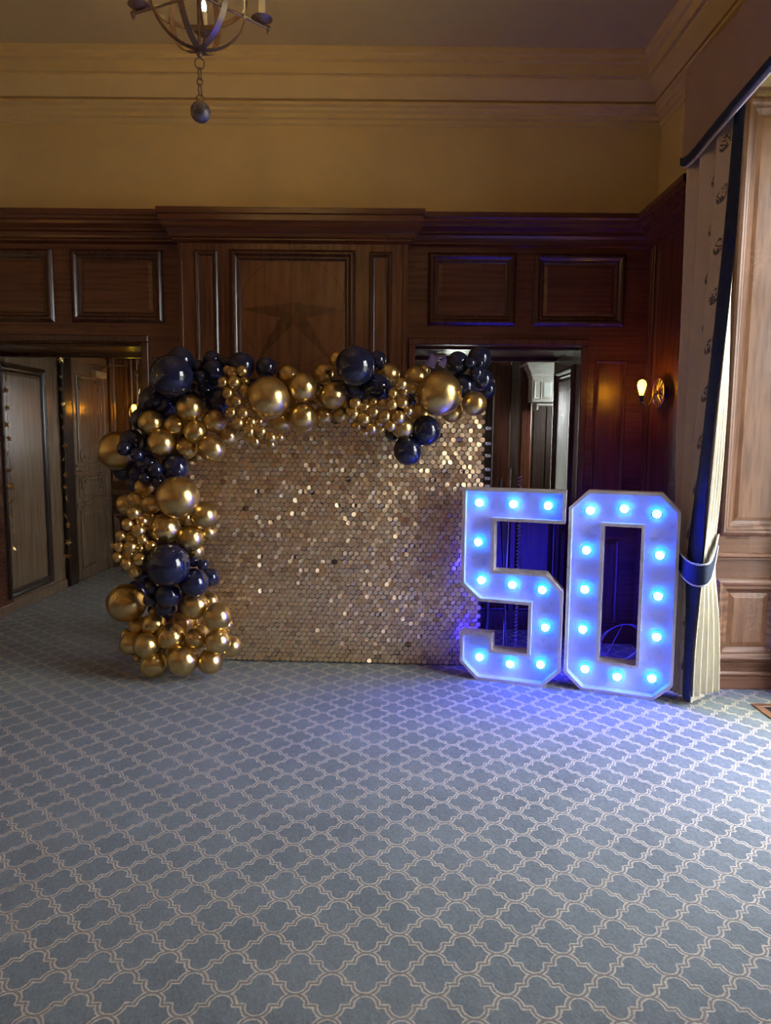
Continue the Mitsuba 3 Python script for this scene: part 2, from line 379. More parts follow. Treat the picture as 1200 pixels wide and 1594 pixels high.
wall_panel('wall_chimney', -0.13, 0.032, 1.62, 2.838, MC, 'wood_frame', 'wood_z', THIN, 0.01, 0.002)
hk = [(-0.672, BY - 0.004, 2.905), (-0.672, BY - 0.022, 2.905), (-0.672, BY - 0.026, 2.895), (-0.676, BY - 0.022, 2.884), (-0.688, BY - 0.018, 2.880), (-0.694, BY - 0.018, 2.888)]
tag(put('picture_hook', tube(hk, 0.0035, 8), 'black_metal', smooth=True), 'small dark metal hook above the star-stained panel', 'hook')

# right wall: panelled stub with the sconce, then the window bay
BAY0, BAY1, BAYX, BAYZ = 1.85, 4.21, 2.52, 3.70
struct(put('wall_right', cat(box(XB, XB + 0.3, BAY1, 5.3, ZR, ZC + 0.1), box(XB, XB + 0.3, BAY0, BAY1, 3.55, ZC + 0.1), box(XB, XB + 0.3, -5.0, BAY0, 0, ZC + 0.1)), 'plaster'), 'tan plaster wall over the window bay')
put('panelling', box(XP, XB + 0.3, BAY1 + 0.0, YP, 0, ZR), 'wood_z', 'wall_right')
MRW = on_right(XP)
wall_panel('wall_right', 4.30, 4.98, 0.95, 2.84, MRW, 'wood_z', 'wood_z', SLIM, 0.02, 0.004)
wall_panel('wall_right', 4.30, 4.98, 0.16, 0.80, MRW, 'wood_z', 'wood_z', SLIM, 0.02, 0.004)
put('corner_bead', cat(box(XP - 0.012, XP, 5.02, 5.06, 0, 2.9, 0.004), box(XP - 0.008, XP, 5.08, 5.10, 0, 2.9, 0.003)), 'wood_z', 'wall_right')

# bay side wall facing the room
struct(put('wall_bay', cat(box(XP, BAYX + 0.3, BAY1, BAY1 + 0.15, 0, BAYZ + 0.2)), 'wood_bay'), 'brown oak panelled side wall of the window bay')
MBY = on_back(BAY1)
BIG = [(0, 0), (0.0, 0.016), (0.010, 0.026), (0.024, 0.034), (0.036, 0.032), (0.046, 0.022), (0.054, 0.020), (0.064, 0.020), (0.076, 0.010), (0.094, 0.002)]
wall_panel('wall_bay', 2.03, 2.46, 0.965, 3.50, MBY, 'wood_bay_z', 'wood_oak', BIG, 0.022, 0.007)
wall_panel('wall_bay', 2.03, 2.46, 0.175, 0.705, MBY, 'wood_bay', 'wood_oak', BIG, 0.032, 0.009)
put('dado_rail', xf(cat(box(XP, BAYX, 0.835, 0.860, 0, 0.026, 0.006), box(XP, BAYX, 0.815, 0.835, 0, 0.012, 0.004)), MBY), 'wood_bay', 'wall_bay')
put('cornice', sweep([(XP, BAY1), (BAYX, BAY1)], [(0, 3.70), (0.12, 3.70), (0.12, 3.66), (0.09, 3.64), (0.06, 3.60), (0.045, 3.585), (0.045, 3.56), (0.02, 3.55), (0, 3.54)]), 'wood_bay', 'wall_bay', smooth=14)
struct(put('baseboard_bay', xf(cat(box(XP, BAYX, 0, 0.085, 0, 0.020, 0.004), box(XP, BAYX, 0.085, 0.115, 0, 0.030, 0.010)), MBY), 'wood_bay'), 'oak skirting of the window bay')
struct(put('wall_bay_near', box(XB, BAYX + 0.3, BAY0 - 0.15, BAY0, 0, BAYZ + 0.2), 'wood_bay'))
struct(put('ceiling_bay', box(XB, BAYX + 0.4, BAY0 - 0.15, BAY1 + 0.15, BAYZ, BAYZ + 0.15), 'plaster_ceiling'))
WZ0, WZ1 = 0.14, 3.45
wy = [(2.12, 2.66), (2.75, 3.29), (3.38, 3.92)]
def bay_front():
    ms = [box(BAYX, BAYX + 0.25, BAY0, BAY1, 0, WZ0), box(BAYX, BAYX + 0.25, BAY0, BAY1, WZ1, BAYZ)]
    edges = [BAY0] + [v for w in wy for v in w] + [BAY1]
    for a, b in zip(edges[0::2], edges[1::2]): ms.append(box(BAYX, BAYX + 0.25, a, b, WZ0, WZ1))
    return cat(*ms)
struct(put('wall_bay_front', bay_front(), 'wood_bay'))
for i, (a, b) in enumerate(wy):
    k = f'window_{i + 1}'
    struct(put(k, cat(box(BAYX + 0.08, BAYX + 0.13, a, b, WZ0, WZ0 + 0.05), box(BAYX + 0.08, BAYX + 0.13, a, b, WZ1 - 0.05, WZ1), box(BAYX + 0.08, BAYX + 0.13, a, a + 0.045, WZ0, WZ1),
        box(BAYX + 0.08, BAYX + 0.13, b - 0.045, b, WZ0, WZ1), box(BAYX + 0.085, BAYX + 0.125, a, b, 2.45, 2.50)), 'white_paint'))

# left, rear walls and the plaster mouldings
struct(put('wall_left', cat(box(LX - 0.3, LX, -5.0, YP, 1.0, ZC + 0.1)), 'plaster'))
put('panelling', box(LX - 0.25, LX + 0.03, -5.0, YP, 0, 1.0), 'wood_z', 'wall_left')
struct(put('wall_rear', box(LX - 0.3, 3.2, -5.0, -4.8, 0, ZC + 0.1), 'plaster'))
PCORN = [(0, ZC), (0.205, ZC), (0.205, 4.125), (0.190, 4.115), (0.190, 4.088), (0.168, 4.080), (0.168, 4.008), (0.146, 4.006), (0.146, 3.994), (0.134, 3.965), (0.116, 3.935), (0.100, 3.912), (0.090, 3.895), (0.086, 3.882), (0.058, 3.880), (0.058, 3.866), (0.084, 3.862), (0.082, 3.846), (0.060, 3.836), (0.056, 3.818), (0.036, 3.806), (0.034, 3.780), (0.016, 3.772), (0.014, 3.745), (0, 3.736)]
struct(put('trim_5', sweep([(LX, -4.8), (LX, YB), (XB, YB), (XB, -4.8)], PCORN), 'plaster_trim', smooth=14), 'tan plaster cornice under the ceiling')

# ------------------------------------------------------------------ the hall seen through the openings
HX0, HX1, HY1, HZ = -3.25, 2.35, 8.15, 2.75
struct(put('wall_hall_left', box(HX0 - 0.2, HX0, YP, HY1 + 0.2, 0, HZ), 'wood_hall'), 'panelled hall side wall of aged dark wood')
MH = on_left(HX0)
DEEP = [(0, 0), (0.0, 0.012), (0.012, 0.030), (0.028, 0.034), (0.045, 0.022), (0.060, 0.018), (0.075, 0.004)]
wall_panel('wall_hall_left', 5.86, 6.66, 0.115, 2.15, MH, 'wood_black', 'wood_hall', DEEP, 0.03, 0.006)
struct(put('baseboard_hall', xf(cat(box(YP, 6.93, 0, 0.085, 0, 0.03, 0.006)), MH), 'wood_hall'), 'skirting along the hall side wall')
put('pilaster', xf(box(6.95, 7.14, 0, 2.42, 0, 0.055, 0.012), MH), 'wood_black', 'wall_hall_left')
def far_hall():
    ms, x = [], HX0 - 0.2
    for a, b, lo in ((-1.75, -0.85, 1.45), (0.66, 0.95, 0.7)):
        ms += [box(x, a, HY1, HY1 + 0.2, 0, HZ), box(a, b, HY1, HY1 + 0.2, 0, lo), box(a, b, HY1, HY1 + 0.2, 2.1, HZ)]; x = b
    return cat(*ms, box(x, HX1 + 0.2, HY1, HY1 + 0.2, 0, HZ))
struct(put('wall_hall_far', far_hall(), 'wood_hall'), 'panelled far wall of the hall')
MHF = on_back(HY1)
for u0, u1, v0, v1 in ((-3.22, -2.98, 0.98, 2.5), (-3.22, -2.98, 0.14, 0.62), (-2.74, -1.95, 0.98, 2.5), (-2.74, -1.95, 0.14, 0.62)):
    wall_panel('wall_hall_far', u0, u1, v0, v1, MHF, 'wood_hall', 'wood_hall', DEEP, 0.02, 0.004)
put('dado_rail', xf(cat(box(HX0, -1.8, 0.84, 0.90, 0, 0.045, 0.012), box(HX0, -1.8, 0.70, 0.76, 0, 0.03, 0.008)), MHF), 'wood_hall', 'wall_hall_far')
for x in (-2.965, -2.90, -2.83):
    put('fillet', xf(box(x, x + 0.03, 0, 2.6, 0, 0.04, 0.01), MHF), 'wood_hall', 'wall_hall_far')
for x0, x1, m in ((1.16, 1.36, 'wood_frame'), (1.47, 1.59, 'wood_z')):
    put('post', box(x0, x1, HY1 - 0.5, HY1 - 0.36, 0, HZ, 0.012), m, 'wall_hall_far')
put('dark_boarding', cat(*[box(1.10 + 0.15 * i, 1.245 + 0.15 * i, HY1 - 0.06, HY1, 0, HZ, 0.006) for i in range(6)]), 'wood_black', 'wall_hall_far')
struct(put('wall_hall_right', cat(box(HX1, HX1 + 0.2, HALL - 0.3, 6.6, 0, HZ), box(HX1, HX1 + 0.2, 7.9, HY1 + 0.2, 0, HZ), box(HX1, HX1 + 0.2, 6.6, 7.9, 0, 1.6), box(HX1, HX1 + 0.2, 6.6, 7.9, 2.5, HZ)), 'wood_hall'))
struct(put('ceiling_hall', box(HX0 - 0.2, HX1 + 0.2, HALL - 0.05, HY1 + 0.2, HZ, HZ + 0.12), 'plaster_ceiling'))

# carved hall door
DY0, DY1 = 7.17, 7.93
struct(put('door_1', xf(box(DY0, DY1, 0.01, 2.30, 0, 0.045, 0.006), MH), 'wood_hall'), 'old carved hall door with three panels and a closer')
MD = on_left(HX0 + 0.045)
DP = [(0, 0), (0, 0.008), (0.010, 0.016), (0.022, 0.012), (0.030, 0.002)]
def dpanel(v0, v1):
    put('panel_frame', ring(DY0 + 0.07, DY1 - 0.07, v0, v1, DP, MD), 'wood_hall', 'door_1')
    put('panel', raised(DY0 + 0.10, DY1 - 0.10, v0 + 0.03, v1 - 0.03, MD, 0.002, 0.006, 0.03), 'wood_hall', 'door_1')
dpanel(1.25, 2.16); dpanel(0.88, 1.09); dpanel(0.12, 0.75)
def scroll(cu, cv, su, sv, n=60):
    """a carved acacia-leaf scroll: a spiral tube with little lobes"""
    t = np.linspace(0, 1, n)
    ang = 1.2 * math.pi * 2 * t
    rad = 0.055 * (1 - 0.85 * t)
    P = np.stack([cu + su * (rad * np.cos(ang)), cv + sv * (0.5 * rad * np.sin(ang) * 2 + 0.09 * (1 - t) - 0.02), 0.012 + 0 * t], 1)
    ms = [tube(P, 0.010 * (1 - 0.5 * t) + 0.002, 7)]
    for k in range(5):
        q = P[k * 9]
        s = trimesh.creation.icosphere(1, 0.016); s.apply_scale((0.9, 1.5, 0.7)); s.apply_translation(q + np.array([0, 0.012 * sv, 0])); ms.append(s)
    return xf(cat(*ms), MD)
for cu, cv, su, sv in ((DY0 + 0.15, 2.03, 1, 1), (DY1 - 0.15, 2.03, -1, 1), (DY0 + 0.15, 1.38, 1, -1), (DY1 - 0.15, 1.38, -1, -1), (DY0 + 0.15, 0.97, 1, 1), (DY1 - 0.15, 0.97, -1, 1)):
    put('carving', scroll(cu, cv, su, sv), 'wood_hall', 'door_1', smooth=40)
put('rail_moulding', xf(cat(box(DY0, DY1, 1.205, 1.235, 0, 0.022, 0.006), box(DY0, DY1, 1.10, 1.125, 0, 0.016, 0.005), box(DY0, DY1, 0.80, 0.835, 0, 0.02, 0.006)), MD), 'wood_hall', 'door_1')
hd = [(DY0 + 0.035, 1.165, 0.0), (DY0 + 0.035, 1.165, 0.05), (DY0 + 0.06, 1.165, 0.055), (DY0 + 0.15, 1.163, 0.055)]
put('handle', xf(cat(tube(hd, 0.008, 8), box(DY0 + 0.015, DY0 + 0.055, 1.09, 1.22, 0, 0.006, 0.002)), MD), 'iron', 'door_1', smooth=40)
put('closer', xf(cat(box(DY1 - 0.30, DY1 - 0.02, 2.165, 2.235, 0, 0.06, 0.006)), MD), 'candle_card', 'door_1')
put('closer_arm', xf(tube([(DY1 - 0.16, 2.25, 0.05), (DY1 - 0.30, 2.29, 0.20), (DY1 - 0.02, 2.31, 0.30)], 0.009, 8), MD), 'iron', 'door_1', smooth=40)
struct(put('trim_6', xf(cat(box(DY0 - 0.06, DY1 + 0.06, 2.30, 2.40, 0, 0.06, 0.01), box(DY0 - 0.1, DY1 + 0.1, 2.40, 2.45, 0, 0.11, 0.014), box(DY1, DY1 + 0.10, 0, 2.30, 0, 0.06, 0.012), box(DY1 + 0.10, DY1 + 0.2, 0, 2.5, 0, 0.03, 0.008)), MH), 'wood_hall'), 'wooden casing and cornice of the carved hall door')

# panelled wooden counter standing across the doorway behind the numbers
k = thing('bar_counter', 'dark panelled wooden counter standing across the doorway behind the numbers', 'counter')
put('body', box(OR0 + 0.02, OR1 - 0.02, 5.50, 5.72, 0, 1.06), 'wood_z', k)
put('top', box(OR0 + 0.01, OR1 - 0.01, 5.45, 5.76, 1.06, 1.10, 0.008), 'wood_x', k)
MK = on_back(5.50)
for a, b in ((0.26, 0.62), (0.66, 1.00), (1.04, 1.36)):
    put('panel_frame', ring(a, b, 0.16, 0.98, DP, MK), 'wood_frame', k)
    put('panel', raised(a + 0.03, b - 0.03, 0.19, 0.95, MK, 0.002, 0.006, 0.03), 'wood_z', k)

# white painted wall cupboard deep in the hall
k = thing('wall_cupboard', 'white painted cupboard with a stepped cornice high in the hall beyond the doorway', 'cupboard')
cx0, cx1, cy = 1.54, 1.95, 7.45
put('body', box(cx0, cx1, cy, cy + 0.35, 1.93, 2.20, 0.004), 'white_paint', k)
put('cornice', sweep([(cx0, cy + 0.35), (cx0, cy), (cx1, cy), (cx1, cy + 0.35)], [(0, 2.34), (0.07, 2.34), (0.07, 2.315), (0.055, 2.305), (0.05, 2.28), (0.03, 2.26), (0.02, 2.235), (0.012, 2.22), (0.012, 2.20), (0, 2.195)]), 'white_paint', k, smooth=14)
MCp = on_back(cy)
put('door', ring(cx0 + 0.02, cx0 + 0.11, 1.96, 2.16, [(0, 0), (0, 0.006), (0.012, 0.008), (0.018, 0.001)], MCp), 'white_paint', k)
put('glazed_door', xf(box(cx0 + 0.115, cx0 + 0.20, 1.965, 2.15, 0, 0.010, 0.003), MCp), 'white_paint', k)
put('pane', xf(box(cx0 + 0.128, cx0 + 0.187, 1.985, 2.13, 0.009, 0.012), MCp), 'glass_panel', k)
put('bracket', cat(box(cx0 + 0.06, cx1, cy + 0.02, cy + 0.2, 1.895, 1.915), box(cx0 + 0.06, cx0 + 0.08, cy + 0.02, cy + 0.2, 1.85, 1.90)), 'white_paint', k)

# twin emergency spot over the doorway
k = thing('emergency_light', 'small white emergency light with two tilted heads under the lintel behind the balloons', 'light fixture')
put('base', box(0.35, 0.48, 5.72, 5.76, 2.19, 2.215, 0.004), 'white_paint', k)
for x, s, a in ((0.365, 1.0, 28), (0.455, 0.7, 32)):
    h = box(-0.036 * s, 0.036 * s, -0.03, 0.03, -0.05 * s, 0.045 * s, 0.008)
    hh = cat(h, box(-0.045 * s, 0.045 * s, -0.036, 0.036, 0.03 * s, 0.045 * s, 0.004), box(-0.042 * s, 0.042 * s, -0.034, 0.034, -0.05 * s, -0.038 * s, 0.003))
    M = trimesh.transformations.rotation_matrix(math.radians(a), (0, 1, 0)); M[:3, 3] = (x, 5.66, 2.16 if s == 1 else 2.15)
    put('lamp_head', xf(hh, M), 'white_paint', k)

# ------------------------------------------------------------------ star garlands
def star_mesh(r, th=0.0015):
    pts = [((r if i % 2 == 0 else r * 0.42) * math.sin(i * math.pi / 5), (r if i % 2 == 0 else r * 0.42) * math.cos(i * math.pi / 5)) for i in range(10)]
    V = [(x, y, 0) for x, y in pts] + [(0, 0, 0.006), (0, 0, -0.006)]
    F = []
    for i in range(10): F += [(i, (i + 1) % 10, 10), ((i + 1) % 10, i, 11)]
    return trimesh.Trimesh(np.array(V, float), F, process=False)
STAR = ply(star_mesh(0.032))
def star_string(x, y, z0, z1, n, seed, label):
    rnd = random.Random(seed)
    k = thing('star_garland', label, 'garland', 'strings of stars hanging in the hall doorway')
    put('string', tube([(x, y, z0), (x + 0.004, y, (z0 + z1) / 2), (x, y, z1)], 0.0016, 6), 'string', k)
    for i in range(n):
        z = z0 - 0.03 - (z0 - z1 - 0.05) * i / (n - 1) + rnd.uniform(-0.02, 0.02)
        M = T().translate([x + rnd.uniform(-0.01, 0.01), y - 0.006, z]).rotate([0, 0, 1], rnd.uniform(-75, 75)).rotate([1, 0, 0], 90 + rnd.uniform(-20, 20)).rotate([0, 0, 1], rnd.uniform(-30, 30)).scale(rnd.uniform(0.75, 1.15))
        put('star', STAR, 'foil', k, to_world=M)
star_string(-3.20, 5.905, 2.19, 0.55, 13, 3, 'string of gold foil stars hanging before the hall wall panel')
star_string(-2.73, 5.905, 2.19, 0.50, 15, 5, 'string of gold stars hanging in front of the dark door post')
star_string(-2.085, 5.905, 2.19, 1.30, 8, 8, 'string of stars hanging against the pale hall panel beside the navy balloons')

# ------------------------------------------------------------------ wall sconces
def sconce(o, out, label, group='wall sconces'):
    """o: the centre of the back plate on the wall, out: unit vector out of the wall"""
    out = np.array(out, float); up = np.array([0, 0, 1.0]); side = np.cross(up, out)
    M = frame_to(o, side, up, out)                                       # local x along the wall, y up, z out
    k = thing('wall_sconce', label, 'wall lamp', group)
    R = 0.098
    a = np.linspace(0, 2 * math.pi, 49)[:-1]
    put('rim', xf(tube(np.stack([R * np.cos(a), R * np.sin(a), 0.055 + 0 * a], 1), 0.0055, 8, True), M), 'copper', k, smooth=True)
    put('dish', xf(lathe([(0.0, 0.044), (0.03, 0.046), (R, 0.054), (R, 0.051), (0.03, 0.042), (0.0, 0.04)], 40), M), 'black_metal', k, smooth=40)
    put('wall_mount', xf(lathe([(0, 0), (0.035, 0), (0.035, 0.012), (0.014, 0.02), (0.014, 0.05), (0, 0.05)], 20), M), 'black_metal', k, smooth=40)
    for i in range(14):
        t = 2 * math.pi * i / 14
        put('spoke', xf(tube([(0.012 * math.cos(t), 0.012 * math.sin(t), 0.062), (R * math.cos(t), R * math.sin(t), 0.057)], 0.0024, 6), M), 'copper', k, smooth=True)
    put('hub', xf(lathe([(0, 0.075), (0.012, 0.074), (0.016, 0.066), (0.016, 0.045)], 16), M), 'black_metal', k, smooth=40)
    arm = [(0, 0, 0.07), (0, -0.012, 0.085), (0, -0.05, 0.095), (0, -0.085, 0.115), (0, -0.095, 0.145), (0, -0.075, 0.165), (0, -0.055, 0.168)]
    P = np.array(arm); tt = np.linspace(0, len(P) - 1, 30)
    P = np.stack([np.interp(tt, range(len(P)), P[:, j]) for j in range(3)], 1)
    put('arm', xf(tube(P, 0.0055, 8), M), 'black_metal', k, smooth=True)
    S = M @ align((0, -0.062, 0.168), (0, 1, 0))
    put('bulb_holder', lathe([(0, 0), (0.014, 0), (0.017, 0.006), (0.017, 0.020), (0.0185, 0.024), (0.0185, 0.040), (0.013, 0.044)], 20, S), 'black_metal', k, smooth=40)
    B = [(0.0125, 0.042), (0.014, 0.052), (0.019, 0.068), (0.026, 0.090), (0.0295, 0.108), (0.028, 0.124), (0.021, 0.138), (0.010, 0.146), (0.0, 0.148)]
    put('bulb', lathe(B, 24, S), 'led_body', k, smooth=True, **glow(SCONCE))
    return k
sconce((XP, 4.72, 1.86), (-1, 0, 0), 'lit wall lamp with an amber bulb before a spoked disc beside the curtain')
sconce((-2.86, HY1 - 0.04, 1.80), (0, -1, 0), 'lit hall wall lamp half hidden behind the navy balloons')
sconce((LX, 3.2, 1.86), (1, 0, 0), 'lit wall lamp with an amber bulb on the plain side wall')
sconce((LX, 0.6, 1.86), (1, 0, 0), 'lit wall lamp farther along the plain side wall')
for i, x in enumerate((-2.3, -0.3, 1.5)):
    sconce((x, -4.8, 1.86), (0, 1, 0), ('lit wall lamp on the rear wall near the side wall', 'lit wall lamp in the middle of the rear wall', 'lit wall lamp on the rear wall toward the windows')[i])

# ------------------------------------------------------------------ chandelier
def chandelier(cx, cy, label):
    k = thing('chandelier', label, 'chandelier')
    zc, R = 3.525, 0.215
    def band(axis_deg):
        a = np.linspace(0, 2 * math.pi, 65)[:-1]
        t = math.radians(axis_deg)
        V, F = [], []
        for q in a:
            for w, rr in ((-0.014, R), (0.014, R), (0.014, R - 0.004), (-0.014, R - 0.004)):
                x, z = rr * math.cos(q), rr * math.sin(q)
                V.append((cx + x * math.cos(t) - w * math.sin(t), cy + x * math.sin(t) + w * math.cos(t), zc + z))
        n = len(a)
        for i in range(n):
            for j in range(4):
                p, q = 4 * i + j, 4 * i + (j + 1) % 4
                p2, q2 = 4 * ((i + 1) % n) + j, 4 * ((i + 1) % n) + (j + 1) % 4
                F += [(p, q, q2), (p, q2, p2)]
        return trimesh.Trimesh(np.array(V), F, process=False)
    for dg in (20, 80, 140): put('orb_band', band(dg), 'iron', k, smooth=40)
    a = np.linspace(0, 2 * math.pi, 65)[:-1]
    def hoop(r, z, h, tilt):
        V, F = [], []
        for q in a:
            for dz, rr in ((-h, r), (h, r), (h, r - 0.004), (-h, r - 0.004)):
                V.append((cx + rr * math.cos(q), cy + rr * math.sin(q), z + dz + tilt * rr * math.cos(q)))
        n = len(a)
        for i in range(n):
            for j in range(4):
                p, q = 4 * i + j, 4 * i + (j + 1) % 4
                p2, q2 = 4 * ((i + 1) % n) + j, 4 * ((i + 1) % n) + (j + 1) % 4
                F += [(p, q, q2), (p, q2, p2)]
        return trimesh.Trimesh(np.array(V), F, process=False)
    put('equator_band', hoop(R + 0.004, zc, 0.012, 0.12), 'iron', k, smooth=40)
    put('stem', tube([(cx, cy, zc - R - 0.005), (cx, cy, ZC - 0.06)], 0.007, 10), 'iron', k, smooth=True)
    put('ceiling_rose', lathe([(0, ZC - 0.07), (0.02, ZC - 0.07), (0.06, ZC - 0.03), (0.07, ZC), (0, ZC)], 24, frame_to((cx, cy, 0), (1, 0, 0), (0, 1, 0), (0, 0, 1))), 'iron', k, smooth=40)
    hub = trimesh.creation.icosphere(3, 0.042); hub.apply_translation((cx, cy, zc + 0.045)); put('centre_ball', hub, 'iron_ball', k, smooth=True)
    fin = trimesh.creation.icosphere(2, 0.014); fin.apply_scale((1, 1, 1.15)); fin.apply_translation((cx, cy, zc - R - 0.017)); put('finial', fin, 'iron', k, smooth=True)
    z = zc - R - 0.035
    for i, (rw, rh) in enumerate(((0.021, 0.024), (0.014, 0.026), (0.012, 0.016), (0.014, 0.026), (0.016, 0.017))):
        q = np.linspace(0, 2 * math.pi, 25)[:-1]
        rot = math.radians(15 if i % 2 == 0 else 75)
        P = np.stack([cx + rw * np.cos(q) * math.cos(rot), cy + rw * np.cos(q) * math.sin(rot), z - rh + rh * np.sin(q)], 1)
        put('chain_link', tube(P, 0.0032, 7, True), 'iron', k, smooth=True)
        z -= 2 * rh - 0.006
    bl = trimesh.creation.icosphere(3, 0.046); bl.apply_translation((cx, cy, z - 0.048)); put('hanging_ball', bl, 'iron_ball', k, smooth=True)
    for i in range(6):
        t = math.radians(40 + 60 * i); d = np.array([math.cos(t), math.sin(t), 0]); c = np.array([cx, cy, zc + 0.02])
        am = put('arm', tube([c + d * 0.03, c + d * 0.365 + (0, 0, -0.012)], 0.0065, 8), 'iron', k, smooth=True)
        e = c + d * 0.365 + np.array([0, 0, -0.012])
        b1 = trimesh.creation.icosphere(2, 0.013); b1.apply_translation(e); b2 = trimesh.creation.icosphere(2, 0.008); b2.apply_translation(e + (0, 0, -0.018))
        put('knob', cat(b1, b2), 'iron', am, smooth=True)
        s = frame_to(c + d * 0.33 + np.array([0, 0, 0.0]), (1, 0, 0), (0, 1, 0), (0, 0, 1))
        put('drip_pan', lathe([(0, 0.006), (0.02, 0.006), (0.050, 0.020), (0.052, 0.018), (0.022, 0.0), (0, 0.0)], 24, s), 'iron', am, smooth=40)
        put('candle', lathe([(0, 0.02), (0.0165, 0.02), (0.0165, 0.105), (0.012, 0.11), (0, 0.11)], 16, s), 'candle_card', am, smooth=40)
        put('candle_bulb', lathe([(0.006, 0.108), (0.011, 0.118), (0.0145, 0.132), (0.012, 0.150), (0.005, 0.168), (0.0, 0.176)], 16, s), 'led_body', am, smooth=True, **glow(CANDLE))
chandelier(-0.875, 3.4, 'iron orb chandelier with lit candle arms and a ball hanging on a chain')
chandelier(-0.5, -0.9, 'iron orb chandelier hung over the middle of the room')

# ------------------------------------------------------------------ sequin backdrop
def backdrop():
    k = thing('sequin_backdrop', 'wide backdrop of shimmering rose-gold hexagon sequins under the balloon garland', 'backdrop')
    A = np.array([-1.355, 4.668]); B = np.array([0.668, 4.585])
    L = np.linalg.norm(B - A); u = (B - A) / L; nrm = np.array([u[1], -u[0]])        # toward the camera
    Mw = frame_to((A[0], A[1], 0), (u[0], u[1], 0), (0, 0, 1), (nrm[0], nrm[1], 0))
    px, pz, zt = 0.0375, 0.0296, 1.90
    cols, rows = int(L / px), int((zt - 0.02) / pz)
    put('backing_panel', xf(box(0.0, L - 0.02, 0.012, zt, -0.012, -0.006), Mw), 'backing', k)
    for x in (-0.03, L + 0.03):
        put('stand_pole', xf(tube([(x, 0.0, -0.05), (x, zt + 0.03, -0.05)], 0.014, 12), Mw), 'black_metal', k, smooth=True)
        put('stand_foot', xf(box(x - 0.02, x + 0.02, 0, 0.012, -0.30, 0.12, 0.003), Mw), 'black_metal', k)
    put('cross_bar', xf(tube([(-0.03, zt + 0.02, -0.05), (L + 0.03, zt + 0.02, -0.05)], 0.012, 12), Mw), 'black_metal', k, smooth=True)
    hw, hh, th = px * 0.465, pz * 0.615, 0.0012
    ring6 = [(0, hh), (hw, hh * 0.5), (hw, -hh * 0.5), (0, -hh), (-hw, -hh * 0.5), (-hw, hh * 0.5)]
    V = [(x, y, th / 2) for x, y in ring6] + [(x, y, -th / 2) for x, y in ring6]
    F = [(0, i + 1, i) for i in range(1, 5)] + [(6, 6 + i, 7 + i) for i in range(1, 5)]
    for i in range(6): j = (i + 1) % 6; F += [(i, j, j + 6), (i, j + 6, i + 6)]
    hexm = trimesh.Trimesh(np.array(V, float), F, process=False)
    HEX = ply(hexm)
    rnd = np.random.default_rng(11)
    items = []
    for r in range(rows):
        for c in range(cols):
            x, z = px * (c + 0.5 + (0.5 if r % 2 else 0)) - 0.0, 0.024 + pz * r
            if rnd.random() < 0.001: continue
            up = z / zt
            sg = 5.0 + 4.0 * up ** 1.5
            big = rnd.random()
            s = sg * (2.2 if big < 0.10 else 1.0)
            tx, ty, tz = rnd.normal(1.5, s * 0.8), rnd.normal(7.5, s), rnd.normal(0, 1.2)
            if big > 0.9975: tx += rnd.choice((-1, 1)) * rnd.uniform(20, 40)
            blk = meshkit.noise(np.array([[x * 4.0, z * 4.0, 0.3]]), 5)[0] - 0.5
            tx += blk * 3.0
            P = A + u * x
            M = T(Mw.tolist()).translate([x + rnd.normal(0, 0.0006), z + rnd.normal(0, 0.0006), rnd.uniform(0, 0.0012)]).rotate([1, 0, 0], tx).rotate([0, 1, 0], ty).rotate([0, 0, 1], tz)
            tone = int(rnd.choice(5, p=(0.20, 0.28, 0.27, 0.16, 0.09)))
            items.append((math.hypot(P[0], P[1]) ** 2 + (z - CAM_H) ** 2 + (9 if x < 0.25 or x > L or (x > 1.8 and z < 1.25) or z > 1.62 else 0), M, tone))
    items.sort(key=lambda t: t[0])
    for d, M, tone in items[:300]: put('sequin', HEX, SEQ[tone], k, to_world=M)
    for tone in range(5):
        Ms = np.array([np.array(M.matrix) for _, M, t in items[300:] if t == tone])
        v = np.einsum('kij,nj->kni', Ms[:, :3, :3], hexm.vertices) + Ms[:, None, :3, 3]
        f = np.array(hexm.faces)[None] + (np.arange(len(Ms)) * len(hexm.vertices))[:, None, None]
        m = trimesh.Trimesh(v.reshape(-1, 3), f.reshape(-1, 3), process=False)
        q = k + '__sequin_sheet' if tone == 0 else f'{k}__sequin_sheet__{tone:03d}'
        scene[q] = ply(m, SEQ[tone])
        if tone == 0: labels[q] = {'kind': 'stuff', 'label': 'remaining shimmering hexagon sequins'}
    for z in (1.42, 1.50, 1.33, 1.27, 1.60, 1.22):
        put('plastic_clip', xf(box(L - 0.012, L + 0.022, z, z + 0.02, -0.03, 0.004, 0.004), Mw), 'clear_plastic', k)
backdrop()

